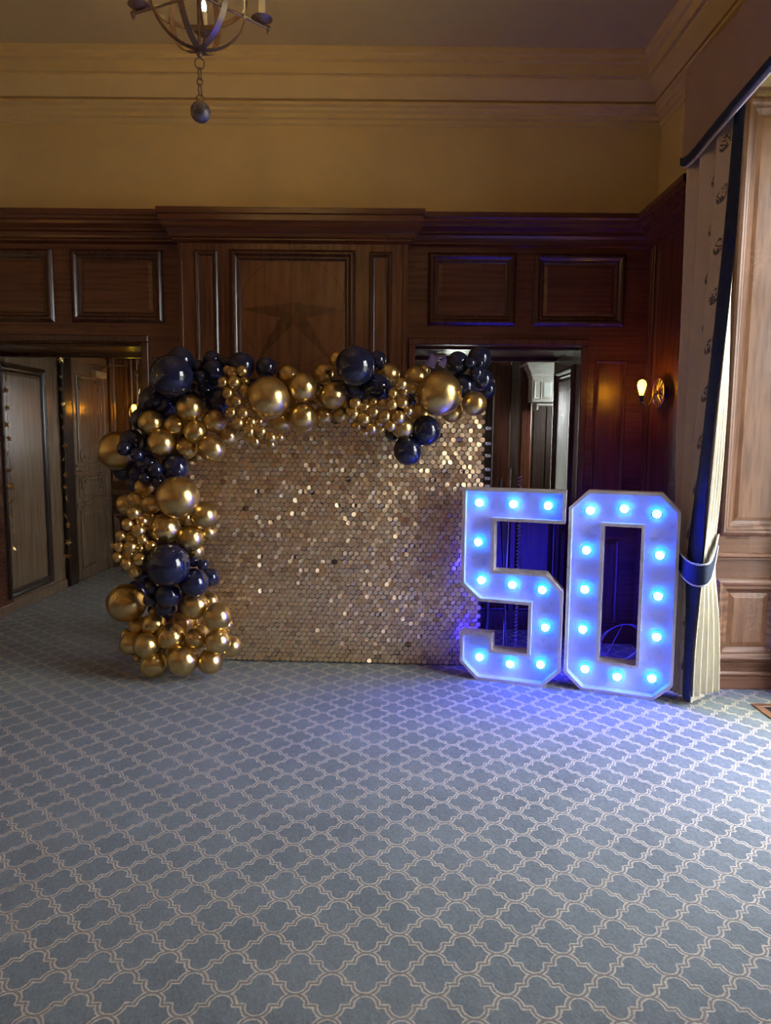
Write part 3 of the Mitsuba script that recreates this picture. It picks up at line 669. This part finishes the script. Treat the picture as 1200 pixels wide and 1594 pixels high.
# ------------------------------------------------------------------ light-up numbers
def number(key_name, label, o, deg, outer, hole, leds):
    k = thing(key_name, label, 'light-up number', 'light-up numbers')
    t = math.radians(deg)
    u, n = np.array([math.cos(t), -math.sin(t), 0]), np.array([math.sin(t), math.cos(t), 0])   # n points away from the viewer
    M = frame_to((o[0], o[1], 0), u, (0, 0, 1), -n)
    P = Polygon(outer, [hole] if hole else None)
    D, RW, REC = 0.115, 0.019, 0.064
    inner = P.buffer(-RW, join_style=2, mitre_limit=5)
    wall = extrude(P.difference(inner), D); wall.apply_translation((0, 0, -D))
    put('rim', xf(wall, M), 'letter_white', k)
    face = extrude(inner, 0.012); face.apply_translation((0, 0, -REC - 0.012))
    put('face', xf(face, M), 'letter_white', k)
    back = extrude(P.buffer(-0.004, join_style=2), 0.006); back.apply_translation((0, 0, -D - 0.006))
    put('back_panel', xf(back, M), 'letter_white', k)
    from shapely.geometry import box as rect
    strip = extrude(P.buffer(-0.075, join_style=2).buffer(0).intersection(rect(-1, 0, 1, 0.72)), 0.004)
    strip.apply_translation((0, 0, -D - 0.016))
    put('rear_light', xf(strip, M), 'led_body', k, **glow(LED_BACK))
    cap = lathe([(0.031, 0.006), (0.031, 0.029)], 24)
    top = lathe([(0.031, 0.029), (0.028, 0.032), (0.0, 0.032)], 24)
    dots = []
    for rr, m in ((0.0, 1), (0.0115, 6), (0.0225, 11)):
        for i in range(m):
            a = 2 * math.pi * i / m + rr * 30
            s = lathe([(0.0042, 0.0), (0.004, 0.0022), (0.0024, 0.0038), (0, 0.0044)], 8)
            s.apply_translation((rr * math.cos(a), rr * math.sin(a), 0.032)); dots.append(s)
    CAP, TOP, DOT = ply(cap, None, True), ply(top, None, 30), ply(cat(*dots))
    for x, z in leds:
        W = T(M.tolist()).translate([x, z, -REC])
        b = put('bulb', CAP, 'led_body', k, to_world=W, **glow(LED_CAP))
        put('cap', TOP, 'led_body', b, to_world=W)
        put('diodes', DOT, 'led_body', b, to_world=W, **glow(LED_DIODE))
    return k
W5 = [(-0.117, 1.235), (0.515, 1.235), (0.515, 1.033), (0.088, 1.033), (0.088, 0.720), (0.412, 0.720), (0.518, 0.614), (0.518, 0.108), (0.412, 0.0), (-0.006, 0.0), (-0.115, 0.108), (-0.115, 0.305), (0.090, 0.305), (0.090, 0.205), (0.312, 0.205), (0.312, 0.515), (-0.002, 0.515), (-0.117, 0.618)]
L5 = [(-0.018, 1.140), (0.197, 1.140), (0.408, 1.138), (-0.018, 0.889), (0.008, 0.645), (0.204, 0.630), (0.390, 0.612), (0.416, 0.375), (0.008, 0.140), (0.205, 0.116), (0.395, 0.134)]
number('number_five', 'white number 5 with glowing blue bulbs standing in front of the sequin backdrop', (0.597, 4.324), 18.2, W5, None, L5)
W0 = [(-0.020, 1.240), (0.395, 1.240), (0.500, 1.135), (0.508, 0.100), (0.405, 0.0), (-0.016, 0.0), (-0.124, 0.100), (-0.128, 1.133)]
H0 = [(0.080, 1.030), (0.292, 1.030), (0.296, 0.198), (0.082, 0.198)]
L0 = [(-0.006, 1.116), (0.188, 1.135), (0.370, 1.114), (-0.019, 0.871), (-0.020, 0.628), (-0.022, 0.376), (0.0, 0.127), (0.398, 0.871), (0.400, 0.626), (0.403, 0.379), (0.390, 0.122), (0.192, 0.104)]
number('number_zero', 'white number 0 with glowing blue bulbs standing beside the curtain', (1.233, 4.147), 22.4, W0, H0, L0)

# cable loops on the floor behind the zero, stand and cable behind the five
q = np.linspace(0, 1, 70)
P = np.stack([1.62 + 0.17 * np.cos(q * 4.4 * math.pi) * (1 - 0.3 * q), 4.62 + 0.10 * np.sin(q * 4.4 * math.pi), 0.16 + 0.10 * np.sin(q * 4.4 * math.pi + 0.6) + 0.01], 1)
P = np.vstack([P, [(1.50, 4.60, 0.05), (1.46, 4.56, 0.006)]])
tag(put('power_cable', tube(P, 0.0035, 7), 'cable_grey', smooth=True), 'pale looped cable lying behind the number 0', 'cable')
kk = thing('folded_stand', 'dark folded stand with a thin pole leaning behind the number 5', 'stand')
put('pole', tube([(0.84, 4.78, 0.0), (0.862, 4.80, 1.34)], 0.006, 8), 'steel', kk, smooth=True)
put('leg', tube([(0.70, 4.74, 0.0), (0.79, 4.78, 1.27)], 0.009, 8), 'black_metal', kk, smooth=True)
put('leg', tube([(0.86, 4.74, 0.0), (0.79, 4.78, 1.27)], 0.009, 8), 'black_metal', kk, smooth=True)
h = np.linspace(0, 1, 400)
P = np.stack([0.93 + 0.012 * np.cos(h * 2 * math.pi * 50), 4.80 + 0.012 * np.sin(h * 2 * math.pi * 50), 0.01 + 1.28 * h], 1)
tag(put('coiled_cable', tube(P, 0.0035, 5), 'steel', smooth=True), 'thin ribbed cable standing upright behind the number 5', 'cable')

# ------------------------------------------------------------------ balloons
N, G = 'navy', 'gold'
BALLS = [(N,'corner',-1.290,4.220,1.900,0.127),(N,'corner',-1.284,4.390,2.008,0.083),(N,'corner',-1.207,4.486,1.967,0.059),(N,'corner',-1.081,4.390,1.949,0.066),(N,'corner',-1.141,4.310,1.903,0.038),(N,'corner',-1.012,4.450,2.000,0.040),(N,'corner',-1.113,4.498,1.894,0.046),(N,'corner',-1.154,4.444,1.820,0.063),(N,'corner',-1.045,4.390,1.758,0.087),(N,'corner',-1.454,4.390,1.771,0.081),(N,'corner',-1.431,4.534,1.739,0.083),(N,'corner',-1.262,4.498,1.796,0.071),(N,'corner',-1.393,4.648,1.777,0.055),(N,'topleft',-0.904,4.390,1.984,0.081),(N,'topleft',-0.751,4.390,1.971,0.065),(N,'shoulder',-1.541,4.402,1.646,0.067),(N,'shoulder',-1.586,4.346,1.502,0.074),(N,'shoulder',-1.595,4.240,1.465,0.045),(N,'shoulder',-1.516,4.240,1.427,0.042),(N,'shoulder',-1.726,4.600,1.324,0.081),(N,'shoulder',-1.478,4.310,1.366,0.063),(N,'shoulder',-1.408,4.240,1.335,0.046),(N,'shoulder',-1.473,4.240,1.286,0.038),(N,'shoulder',-1.405,4.264,1.261,0.040),(N,'shoulder',-1.306,4.304,1.348,0.085),(N,'shoulder',-1.638,4.540,1.227,0.057),(G,'below corner',-1.197,4.270,1.713,0.081),(G,'below corner',-1.449,4.310,1.621,0.078),(G,'below corner',-1.302,4.310,1.607,0.067),(G,'below corner',-1.167,4.270,1.570,0.071),(G,'below corner',-1.057,4.310,1.635,0.074),(G,'below corner',-1.001,4.390,1.542,0.067),(G,'below corner',-1.069,4.270,1.469,0.084),(G,'below corner',-1.236,4.310,1.467,0.067),(G,'below corner',-1.377,4.270,1.496,0.085),(G,'below corner back',-1.280,4.530,1.377,0.041),(G,'below corner back',-1.217,4.500,1.414,0.045),(G,'far side',-1.720,4.456,1.444,0.122),(G,'hang',-0.963,4.260,1.941,0.028),(G,'hang',-0.926,4.220,1.924,0.035),(G,'hang',-0.859,4.190,1.931,0.032),(G,'hang',-0.974,4.190,1.863,0.032),(G,'hang',-0.908,4.190,1.865,0.039),(G,'hang',-0.864,4.272,1.874,0.030),(G,'hang',-0.946,4.190,1.799,0.035),(G,'hang',-0.864,4.242,1.820,0.037),(G,'hang',-0.893,4.190,1.751,0.035),(G,'hang',-0.948,4.230,1.749,0.025),(G,'hang',-0.929,4.190,1.687,0.035),(G,'hang',-0.857,4.190,1.684,0.035),(G,'hang',-0.850,4.278,1.752,0.021),(G,'hang',-0.889,4.190,1.623,0.037),(G,'hang',-0.817,4.220,1.630,0.036),(G,'hang',-0.773,4.254,1.637,0.026),(G,'hang',-0.823,4.190,1.571,0.037),(G,'hang',-0.752,4.190,1.573,0.035),(G,'hang',-0.794,4.208,1.514,0.037),(G,'hang',-0.757,4.248,1.501,0.024),(G,'hang',-0.692,4.190,1.539,0.035),(G,'hang',-0.645,4.230,1.537,0.028),(G,'hang',-0.699,4.230,1.496,0.028),(G,'hang',-0.853,4.230,1.539,0.022),(G,'centre',-0.713,4.240,1.776,0.128),(G,'centre',-0.513,4.290,1.843,0.088),(G,'centre',-0.518,4.330,1.669,0.087),(G,'centre',-0.616,4.410,1.919,0.073),(G,'centre',-0.333,4.330,1.797,0.082),(G,'centre',-0.396,4.410,1.936,0.063),(G,'centre',-0.664,4.410,1.641,0.076),(G,'centre',-0.396,4.410,1.677,0.060),(G,'centre',-0.290,4.410,1.683,0.050),(G,'centre',-0.516,4.470,1.624,0.069),(G,'centre',-0.460,4.470,1.780,0.038),(G,'centre',-0.755,4.482,1.902,0.059),(G,'centre',-0.452,4.470,1.850,0.031),(N,'mid navy',-0.191,4.240,1.971,0.119),(N,'mid navy',-0.059,4.410,2.026,0.056),(N,'mid navy',-0.059,4.330,1.845,0.089),(N,'mid navy',-0.212,4.500,1.807,0.043),(N,'mid navy',-0.194,4.410,1.867,0.075),(G,'right gold',0.012,4.422,1.935,0.071),(G,'right gold',0.183,4.410,1.915,0.075),(G,'right gold',0.241,4.482,1.970,0.036),(G,'right gold',0.320,4.240,1.811,0.134),(G,'right gold',0.541,4.330,1.759,0.077),(G,'right gold',0.413,4.410,1.705,0.066),(G,'right gold',0.217,4.456,1.696,0.069),(G,'right gold',0.103,4.330,1.608,0.071),(G,'bunch',-0.185,4.190,1.747,0.036),(G,'bunch',-0.123,4.248,1.756,0.023),(G,'bunch',-0.130,4.208,1.725,0.033),(G,'bunch',-0.077,4.230,1.757,0.027),(G,'bunch',-0.076,4.190,1.696,0.034),(G,'bunch',-0.023,4.230,1.749,0.030),(G,'bunch',0.033,4.190,1.739,0.036),(G,'bunch',0.098,4.190,1.751,0.034),(G,'bunch',0.088,4.190,1.860,0.039),(G,'bunch',0.103,4.244,1.822,0.034),(G,'bunch',0.038,4.190,1.805,0.030),(G,'bunch',0.158,4.266,1.838,0.033),(G,'bunch',-0.197,4.190,1.682,0.036),(G,'bunch',-0.226,4.230,1.700,0.018),(G,'bunch',-0.134,4.190,1.653,0.039),(G,'bunch',-0.177,4.220,1.613,0.034),(G,'bunch',-0.089,4.190,1.595,0.034),(G,'bunch',-0.135,4.242,1.579,0.030),(G,'bunch',-0.008,4.190,1.669,0.038),(G,'bunch',0.072,4.190,1.666,0.042),(G,'bunch',-0.044,4.230,1.637,0.030),(G,'bunch',0.026,4.190,1.614,0.034),(G,'bunch',0.131,4.208,1.705,0.031),(G,'bunch',-0.035,4.266,1.598,0.028),(N,'bunch navy',0.156,4.314,1.811,0.024),(N,'bunch navy',0.153,4.260,1.763,0.024),(N,'drop',0.249,4.360,1.589,0.092),(N,'drop',0.137,4.360,1.464,0.090),(N,'drop',0.040,4.440,1.571,0.048),(N,'end',0.440,4.390,2.009,0.070),(N,'end',0.580,4.432,2.043,0.075),(N,'end',0.511,4.320,2.003,0.037),(N,'end',0.570,4.338,2.003,0.031),(N,'end',0.551,4.320,1.940,0.043),(N,'end',0.599,4.408,1.911,0.069),(N,'end',0.482,4.384,1.867,0.073),(N,'end',0.647,4.500,1.858,0.056),(G,'upper column',-1.253,4.170,1.175,0.128),(G,'upper column',-1.124,4.260,1.055,0.085),(G,'upper column',-1.353,4.220,0.976,0.091),(G,'upper column',-1.210,4.260,0.912,0.084),(G,'upper column',-1.123,4.352,0.936,0.055),(G,'upper column',-1.209,4.352,0.816,0.060),(G,'upper column',-1.516,4.340,1.219,0.058),(G,'upper column',-1.628,4.340,1.112,0.063),(G,'upper column',-1.546,4.272,1.148,0.052),(G,'upper column',-1.447,4.260,1.122,0.059),(G,'column bunch',-1.496,4.100,1.086,0.040),(G,'column bunch',-1.476,4.284,1.045,0.034),(G,'column bunch',-1.465,4.148,1.032,0.039),(G,'column bunch',-1.536,4.100,1.016,0.037),(G,'column bunch',-1.462,4.212,0.984,0.024),(G,'column bunch',-1.472,4.100,0.979,0.041),(G,'column bunch',-1.578,4.100,0.947,0.031),(G,'column bunch',-1.537,4.148,0.928,0.036),(G,'column bunch',-1.463,4.130,0.918,0.034),(G,'column bunch',-1.590,4.100,0.881,0.031),(G,'column bunch',-1.523,4.100,0.878,0.038),(G,'column bunch',-1.641,4.140,0.879,0.017),(G,'column bunch',-1.480,4.140,0.864,0.027),(G,'column bunch',-1.550,4.148,0.827,0.037),(G,'column bunch',-1.602,4.100,0.819,0.031),(G,'column bunch',-1.468,4.100,0.805,0.038),(G,'column bunch',-1.547,4.100,0.777,0.038),(G,'column bunch',-1.497,4.100,0.730,0.035),(G,'column bunch',-1.533,4.140,0.708,0.023),(G,'column bunch',-1.420,4.152,0.879,0.035),(N,'column',-1.312,4.140,0.767,0.128),(N,'column',-1.185,4.232,0.772,0.035),(N,'column',-1.115,4.190,0.760,0.035),(N,'column',-1.181,4.220,0.641,0.089),(N,'column',-1.111,4.338,0.650,0.059),(N,'column',-1.661,4.574,0.500,0.078),(N,'column',-1.452,4.242,0.601,0.046),(N,'column',-1.462,4.230,0.525,0.040),(N,'column',-1.345,4.230,0.560,0.078),(N,'column',-1.385,4.310,0.458,0.065),(N,'column',-1.521,4.310,0.672,0.061),(G,'outer low',-1.671,4.390,0.468,0.124),(G,'base',-1.196,4.280,0.480,0.087),(G,'base',-1.127,4.390,0.487,0.054),(G,'base',-1.046,4.240,0.421,0.087),(G,'base',-1.023,4.360,0.335,0.050),(G,'base',-1.329,4.430,0.321,0.077),(G,'base',-1.354,4.288,0.273,0.088),(G,'base',-1.477,4.334,0.340,0.074),(G,'base',-1.586,4.360,0.313,0.050),(G,'base',-1.615,4.304,0.222,0.072),(G,'base',-1.671,4.384,0.258,0.037),(G,'base',-1.497,4.240,0.232,0.078),(G,'base',-1.193,4.280,0.268,0.068),(G,'base',-1.045,4.240,0.265,0.079),(G,'base',-0.989,4.346,0.199,0.069),(G,'base',-1.468,4.286,0.094,0.086),(G,'base',-1.269,4.240,0.138,0.097),(G,'base',-1.106,4.280,0.118,0.080),(G,'base',-1.598,4.360,0.112,0.030),(G,'base',-1.498,4.414,0.397,0.033),(G,'base',-1.431,4.378,0.138,0.025),(N,'gap corner',-1.251,4.534,1.818,0.066),(N,'gap corner',-1.478,4.648,1.663,0.077),(N,'gap corner',-1.557,4.546,1.700,0.062),(N,'gap corner',-1.511,4.480,1.494,0.074),(N,'gap corner',-1.599,4.480,1.307,0.062),(N,'gap corner',-1.109,4.480,2.025,0.057),(G,'gap centre',-0.637,4.500,1.756,0.054),(G,'gap centre',-0.253,4.500,1.710,0.058),(G,'gap centre',-0.316,4.500,2.034,0.053),(N,'gap mid',-0.194,4.536,1.815,0.066),(N,'gap mid',0.452,4.500,1.912,0.053),(N,'gap mid',0.585,4.566,1.886,0.050),(N,'gap mid',0.110,4.500,1.714,0.050),(G,'gap column',-1.575,4.450,1.081,0.062),(G,'gap column',-1.298,4.450,1.021,0.054),(G,'gap column',-1.482,4.450,0.978,0.058),(N,'gap column navy',-1.577,4.450,0.703,0.063),(N,'gap column navy',-1.507,4.504,0.391,0.060),(G,'gap base',-1.629,4.480,0.287,0.064),(G,'gap base',-1.284,4.540,0.340,0.065),(G,'gap base',-1.226,4.480,0.248,0.060),(G,'gap base',-1.314,4.480,0.137,0.060)]
PLACE = {'corner': "at the garland's upper corner", 'gap corner': "at the garland's upper corner", 'topleft': 'above the hanging small gold bunch', 'shoulder': 'on the bend below the upper corner',
    'below corner': 'packed under the upper corner', 'below corner back': 'peeping out under the upper corner', 'far side': 'sticking out at the bend', 'hang': 'in the bunch hanging from the top',
    'centre': 'along the middle of the top', 'gap centre': 'tucked behind the middle of the top', 'mid navy': 'over the horizontal gold bunch', 'gap mid': 'tucked behind the horizontal gold bunch',
    'right gold': 'around the horizontal small bunch', 'bunch': 'in the horizontal bunch over the sequins', 'bunch navy': 'set into the horizontal gold bunch', 'drop': 'hanging down over the sequins',
    'end': 'at the far end by the doorway', 'upper column': 'on the upper column', 'gap column': 'tucked into the upper column', 'column bunch': 'in the bunch beside the column',
    'column': 'on the lower column', 'gap column navy': 'tucked into the lower column', 'outer low': 'sticking out of the lower column', 'base': 'at the foot of the column', 'gap base': 'tucked behind the column foot'}
ORD = ['highest', 'second highest', 'third highest', 'fourth highest', 'fifth highest', 'sixth highest', 'seventh highest', 'eighth highest', 'ninth highest', 'tenth highest', 'eleventh highest', 'twelfth highest', 'thirteenth highest',
    'fourteenth highest', 'fifteenth highest', 'sixteenth highest', 'seventeenth highest', 'eighteenth highest', 'nineteenth highest', 'twentieth highest', 'twenty-first highest', 'twenty-second highest', 'twenty-third highest', 'twenty-fourth highest', 'twenty-fifth highest']
def balloon_mesh(n=40):
    t = np.linspace(0, math.pi, 30)
    prof = [(math.sin(a) * (1 - 0.10 * max(0, -math.cos(a)) ** 3), math.cos(a) * (1.0 if math.cos(a) > 0 else 1.08)) for a in t[:-2]]
    prof[0] = (0.0005, 1.0)
    prof += [(0.06, -1.085), (0.045, -1.12), (0.05, -1.15), (0.075, -1.18), (0.07, -1.19), (0.0, -1.185)]
    return lathe(prof, n)
BALLOON = ply(balloon_mesh(), None, True)
def size(r): return 'big' if r > 0.118 else 'medium' if r > 0.052 else 'small'
bins = {}
for i, (c, cl, x, y, z, r) in enumerate(BALLS): bins.setdefault((c, size(r), PLACE[cl]), []).append(i)
core = lambda x, z: np.array([-1.18, 4.45, z]) if z < 1.45 else np.array([x, 4.5, 1.78])
rb = random.Random(4)
for (c, sz, pl), ids in bins.items():
    ids.sort(key=lambda i: -BALLS[i][4])
    for n, i in enumerate(ids):
        _, cl, x, y, z, r = BALLS[i]
        d = np.array([x, y, z]) - core(x, z) + np.array([rb.uniform(-0.05, 0.05), -0.03, rb.uniform(-0.05, 0.05)])
        if d[1] > -0.02: d[1] = -0.02 - 0.3 * abs(d[1])
        d = d / np.linalg.norm(d)
        Ma = align((x, y, z), d); S = np.eye(4) * r; S[3, 3] = 1
        e = rb.uniform(0.98, 1.03); S[2, 2] *= e
        key = numbered('balloon')
        scene[key] = {**BALLOON, 'bsdf': {'type': 'ref', 'id': c}, 'to_world': T((Ma @ S).tolist())}
        ordw = '' if len(ids) == 1 else (f', {ORD[n]} of its colour' if n < len(ids) - 1 else ', lowest of its colour')
        adj = 'chrome gold' if c == 'gold' else 'glossy navy'
        labels[key] = {'label': f'{sz} {adj} balloon{ordw} {pl}', 'category': 'balloon', 'group': f'{sz} {c} balloons {pl}'}

# ------------------------------------------------------------------ curtain, tieback, pelmet
def curtain():
    k = thing('curtain', 'full-length cream printed curtain with a navy border tied back at the window bay', 'curtain')
    zs = np.array([0.03, 0.36, 0.73, 0.85, 1.11, 1.49, 1.83, 2.2, 2.6, 3.4])
    e0 = np.array([4.09, 4.10, 4.123, 4.125, 4.173, 4.233, 4.265, 4.280, 4.309, 4.36])
    e1 = np.array([3.985, 3.995, 3.993, 3.984, 3.982, 3.915, 3.879, 3.851, 3.814, 3.78])
    e2 = np.array([3.889, 3.903, 3.854, 3.824, 3.838, 3.815, 3.774, 3.720, 3.668, 3.655])
    e3x = np.array([1.97, 1.97, 1.97, 1.965, 1.97, 1.97, 1.97, 1.97, 1.97, 1.97])
    e3y = np.array([3.972, 3.996, 4.083, 4.105, 4.108, 4.093, 4.074, 4.09, 4.12, 4.17])
    nz = 90
    Z = np.linspace(0.03, 3.4, nz)
    I = lambda a: np.interp(Z, zs, a)
    E0, E1, E2, E3X, E3Y = I(e0), I(e1), I(e2), I(e3x), I(e3y)
    def sm(a):
        b = np.pad(a, 4, mode='edge'); return np.convolve(b, np.ones(9) / 9, 'valid')
    E0, E1, E2, E3X, E3Y = map(sm, (E0, E1, E2, E3X, E3Y))
    tie = np.exp(-((Z - 0.86) / 0.22) ** 2)
    def sheet(ns, fn, uvw):
        V, U = [], []
        for i in range(nz):
            for j in range(ns):
                s = j / (ns - 1); V.append(fn(i, s)); U.append((s * uvw, Z[i]))
        F = []
        for i in range(nz - 1):
            for j in range(ns - 1):
                a = i * ns + j; F += [(a, a + 1, a + ns + 1), (a, a + ns + 1, a + ns)]
        return trimesh.Trimesh(np.array(V), F, process=False), np.array(U)
    def front(i, s):
        y = E0[i] + (E1[i] - E0[i]) * s
        w = 0.030 * (1 - 0.6 * tie[i])
        x = 1.78 + w * math.sin(s * 2 * math.pi * 3.4 + 0.8 + 0.25 * math.sin(Z[i] * 1.3)) + 0.012 * math.sin(s * 17 + 2)
        return (x - 0.02 * tie[i], y + 0.004 * math.sin(s * 40), Z[i])
    def border(i, s):
        y = E1[i] + (E2[i] - E1[i]) * s
        x0 = front(i, 1.0)[0]
        return (x0 + (1.775 - x0) * s - 0.012 * math.sin(s * math.pi), y, Z[i])
    def back(i, s):
        x0, y0, _ = border(i, 1.0)
        x = x0 + (E3X[i] - x0) * s; y = y0 + (E3Y[i] - y0) * s
        w = 0.022 * (1 - 0.6 * tie[i]) * min(1.0, max(0.0, (2.7 - Z[i]) * 0.8))
        o = w * math.sin(s * 2 * math.pi * 4.2 + 1.0 + 0.4 * Z[i])
        return (x + o * 0.5, y - o, Z[i] + (0.03 + 0.02 * s if i == 0 else 0))
    m, uv = sheet(90, front, 0.62); put('printed_cloth', m, 'toile', k, smooth=True, uv=uv)
    m, _ = sheet(14, border, 0.12); b = put('border', m, 'navy_velvet', k, smooth=True)
    labels[b] = {'label': 'navy velvet leading border'}
    m, _ = sheet(60, back, 0.4); b = put('lining', m, 'lining', k, smooth=True)
    labels[b] = {'label': 'cream lining turned outward'}
    under = [(1.80 + 0.12 * s + 0.008 * math.sin(s * 20), 3.93 + 0.10 * s, z) for z in (0.012, 0.16) for s in np.linspace(0, 1, 24)]
    F = []
    for j in range(23): F += [(j, j + 1, j + 25), (j, j + 25, j + 24)]
    put('hem', trimesh.Trimesh(np.array(under), F, process=False), 'lining', k, smooth=True)
curtain()

def tieback():
    k = thing('curtain_tieback', 'navy velvet tieback with pale piping wrapped around the curtain', 'tieback')
    P = np.array([(1.90, 4.22, 0.90), (1.80, 4.17, 0.885), (1.735, 4.08, 0.865), (1.715, 3.97, 0.832), (1.715, 3.87, 0.806), (1.735, 3.79, 0.800), (1.78, 3.770, 0.812), (1.835, 3.835, 0.842), (1.885, 3.915, 0.885), (1.935, 4.00, 0.935), (1.975, 4.075, 0.955)])
    t = np.linspace(0, len(P) - 1, 60)
    from scipy.interpolate import CubicSpline
    C = CubicSpline(range(len(P)), P)(t)
    hw = 0.030 + 0.030 * np.sin(np.linspace(0.15, math.pi - 0.15, 60))
    V, F = [], []
    for i in range(60):
        V += [C[i] + (0, 0, hw[i]), C[i] + (0, 0, 0), C[i] - (0, 0, hw[i])]
    for i in range(59):
        for j in range(2):
            a = 3 * i + j; F += [(a, a + 1, a + 4), (a, a + 4, a + 3)]
    put('band', trimesh.Trimesh(np.array(V), F, process=False), 'navy_velvet', k, smooth=True)
    up = C.copy(); up[:, 2] += hw; lo = C.copy(); lo[:, 2] -= hw
    put('piping', tube(up, 0.0055, 7), 'piping', k, smooth=True); put('piping', tube(lo, 0.0055, 7), 'piping', k, smooth=True)
tieback()

def pelmet():
    k = thing('pelmet', 'long fabric pelmet with a navy lower edge over the window curtain', 'pelmet')
    ys = np.array([4.27, 4.24, 4.15, 4.065, 3.914, 3.612, 3.329, 2.95, 2.7, 2.3, 1.80]); zs = np.array([3.150, 3.128, 3.126, 3.132, 3.156, 3.192, 3.221, 3.26, 3.275, 3.25, 3.14])
    Y = np.linspace(1.80, 4.27, 120); Zl = np.interp(Y, ys[::-1], zs[::-1])
    X0, X1 = 1.72, 1.735
    poly = Polygon(list(zip(Y, Zl)) + [(4.27, 3.66), (1.80, 3.66)])
    m = extrude(poly, 0.015)
    M = frame_to((X0, 0, 0), (0, 1, 0), (0, 0, 1), (1, 0, 0))
    put('board', cat(xf(m, M), box(X0, XB, 4.255, 4.27, 3.16, 3.66), box(X0, XB, 1.80, 4.27, 3.645, 3.66)), 'pelmet_cloth', k)
    band = Polygon(list(zip(Y, Zl)) + list(zip(Y[::-1], Zl[::-1] + 0.042)))
    b = extrude(band, 0.012); put('edging', xf(b, frame_to((X0 - 0.012, 0, 0), (0, 1, 0), (0, 0, 1), (1, 0, 0))), 'navy_velvet', k)
    put('piping', tube(np.stack([X0 + 0.012 + 0 * Y, Y, Zl - 0.004], 1), 0.006, 7), 'piping', k, smooth=True)
pelmet()

# floor grille by the bay
k = thing('floor_grille', 'brown wooden floor grille let into the carpet at the window bay', 'grille')
put('frame', cat(box(2.16, 2.48, 3.90, 3.945, 0, 0.008, 0.003), box(2.16, 2.48, 3.70, 3.745, 0, 0.008, 0.003), box(2.16, 2.21, 3.745, 3.90, 0, 0.008, 0.003), box(2.43, 2.48, 3.745, 3.90, 0, 0.008, 0.003)), 'wood_bay', k)
for i in range(3):
    x = 2.245 + 0.068 * i
    put('slat', box(x, x + 0.03, 3.745, 3.90, 0.001, 0.006, 0.001), 'wood_bay', k)
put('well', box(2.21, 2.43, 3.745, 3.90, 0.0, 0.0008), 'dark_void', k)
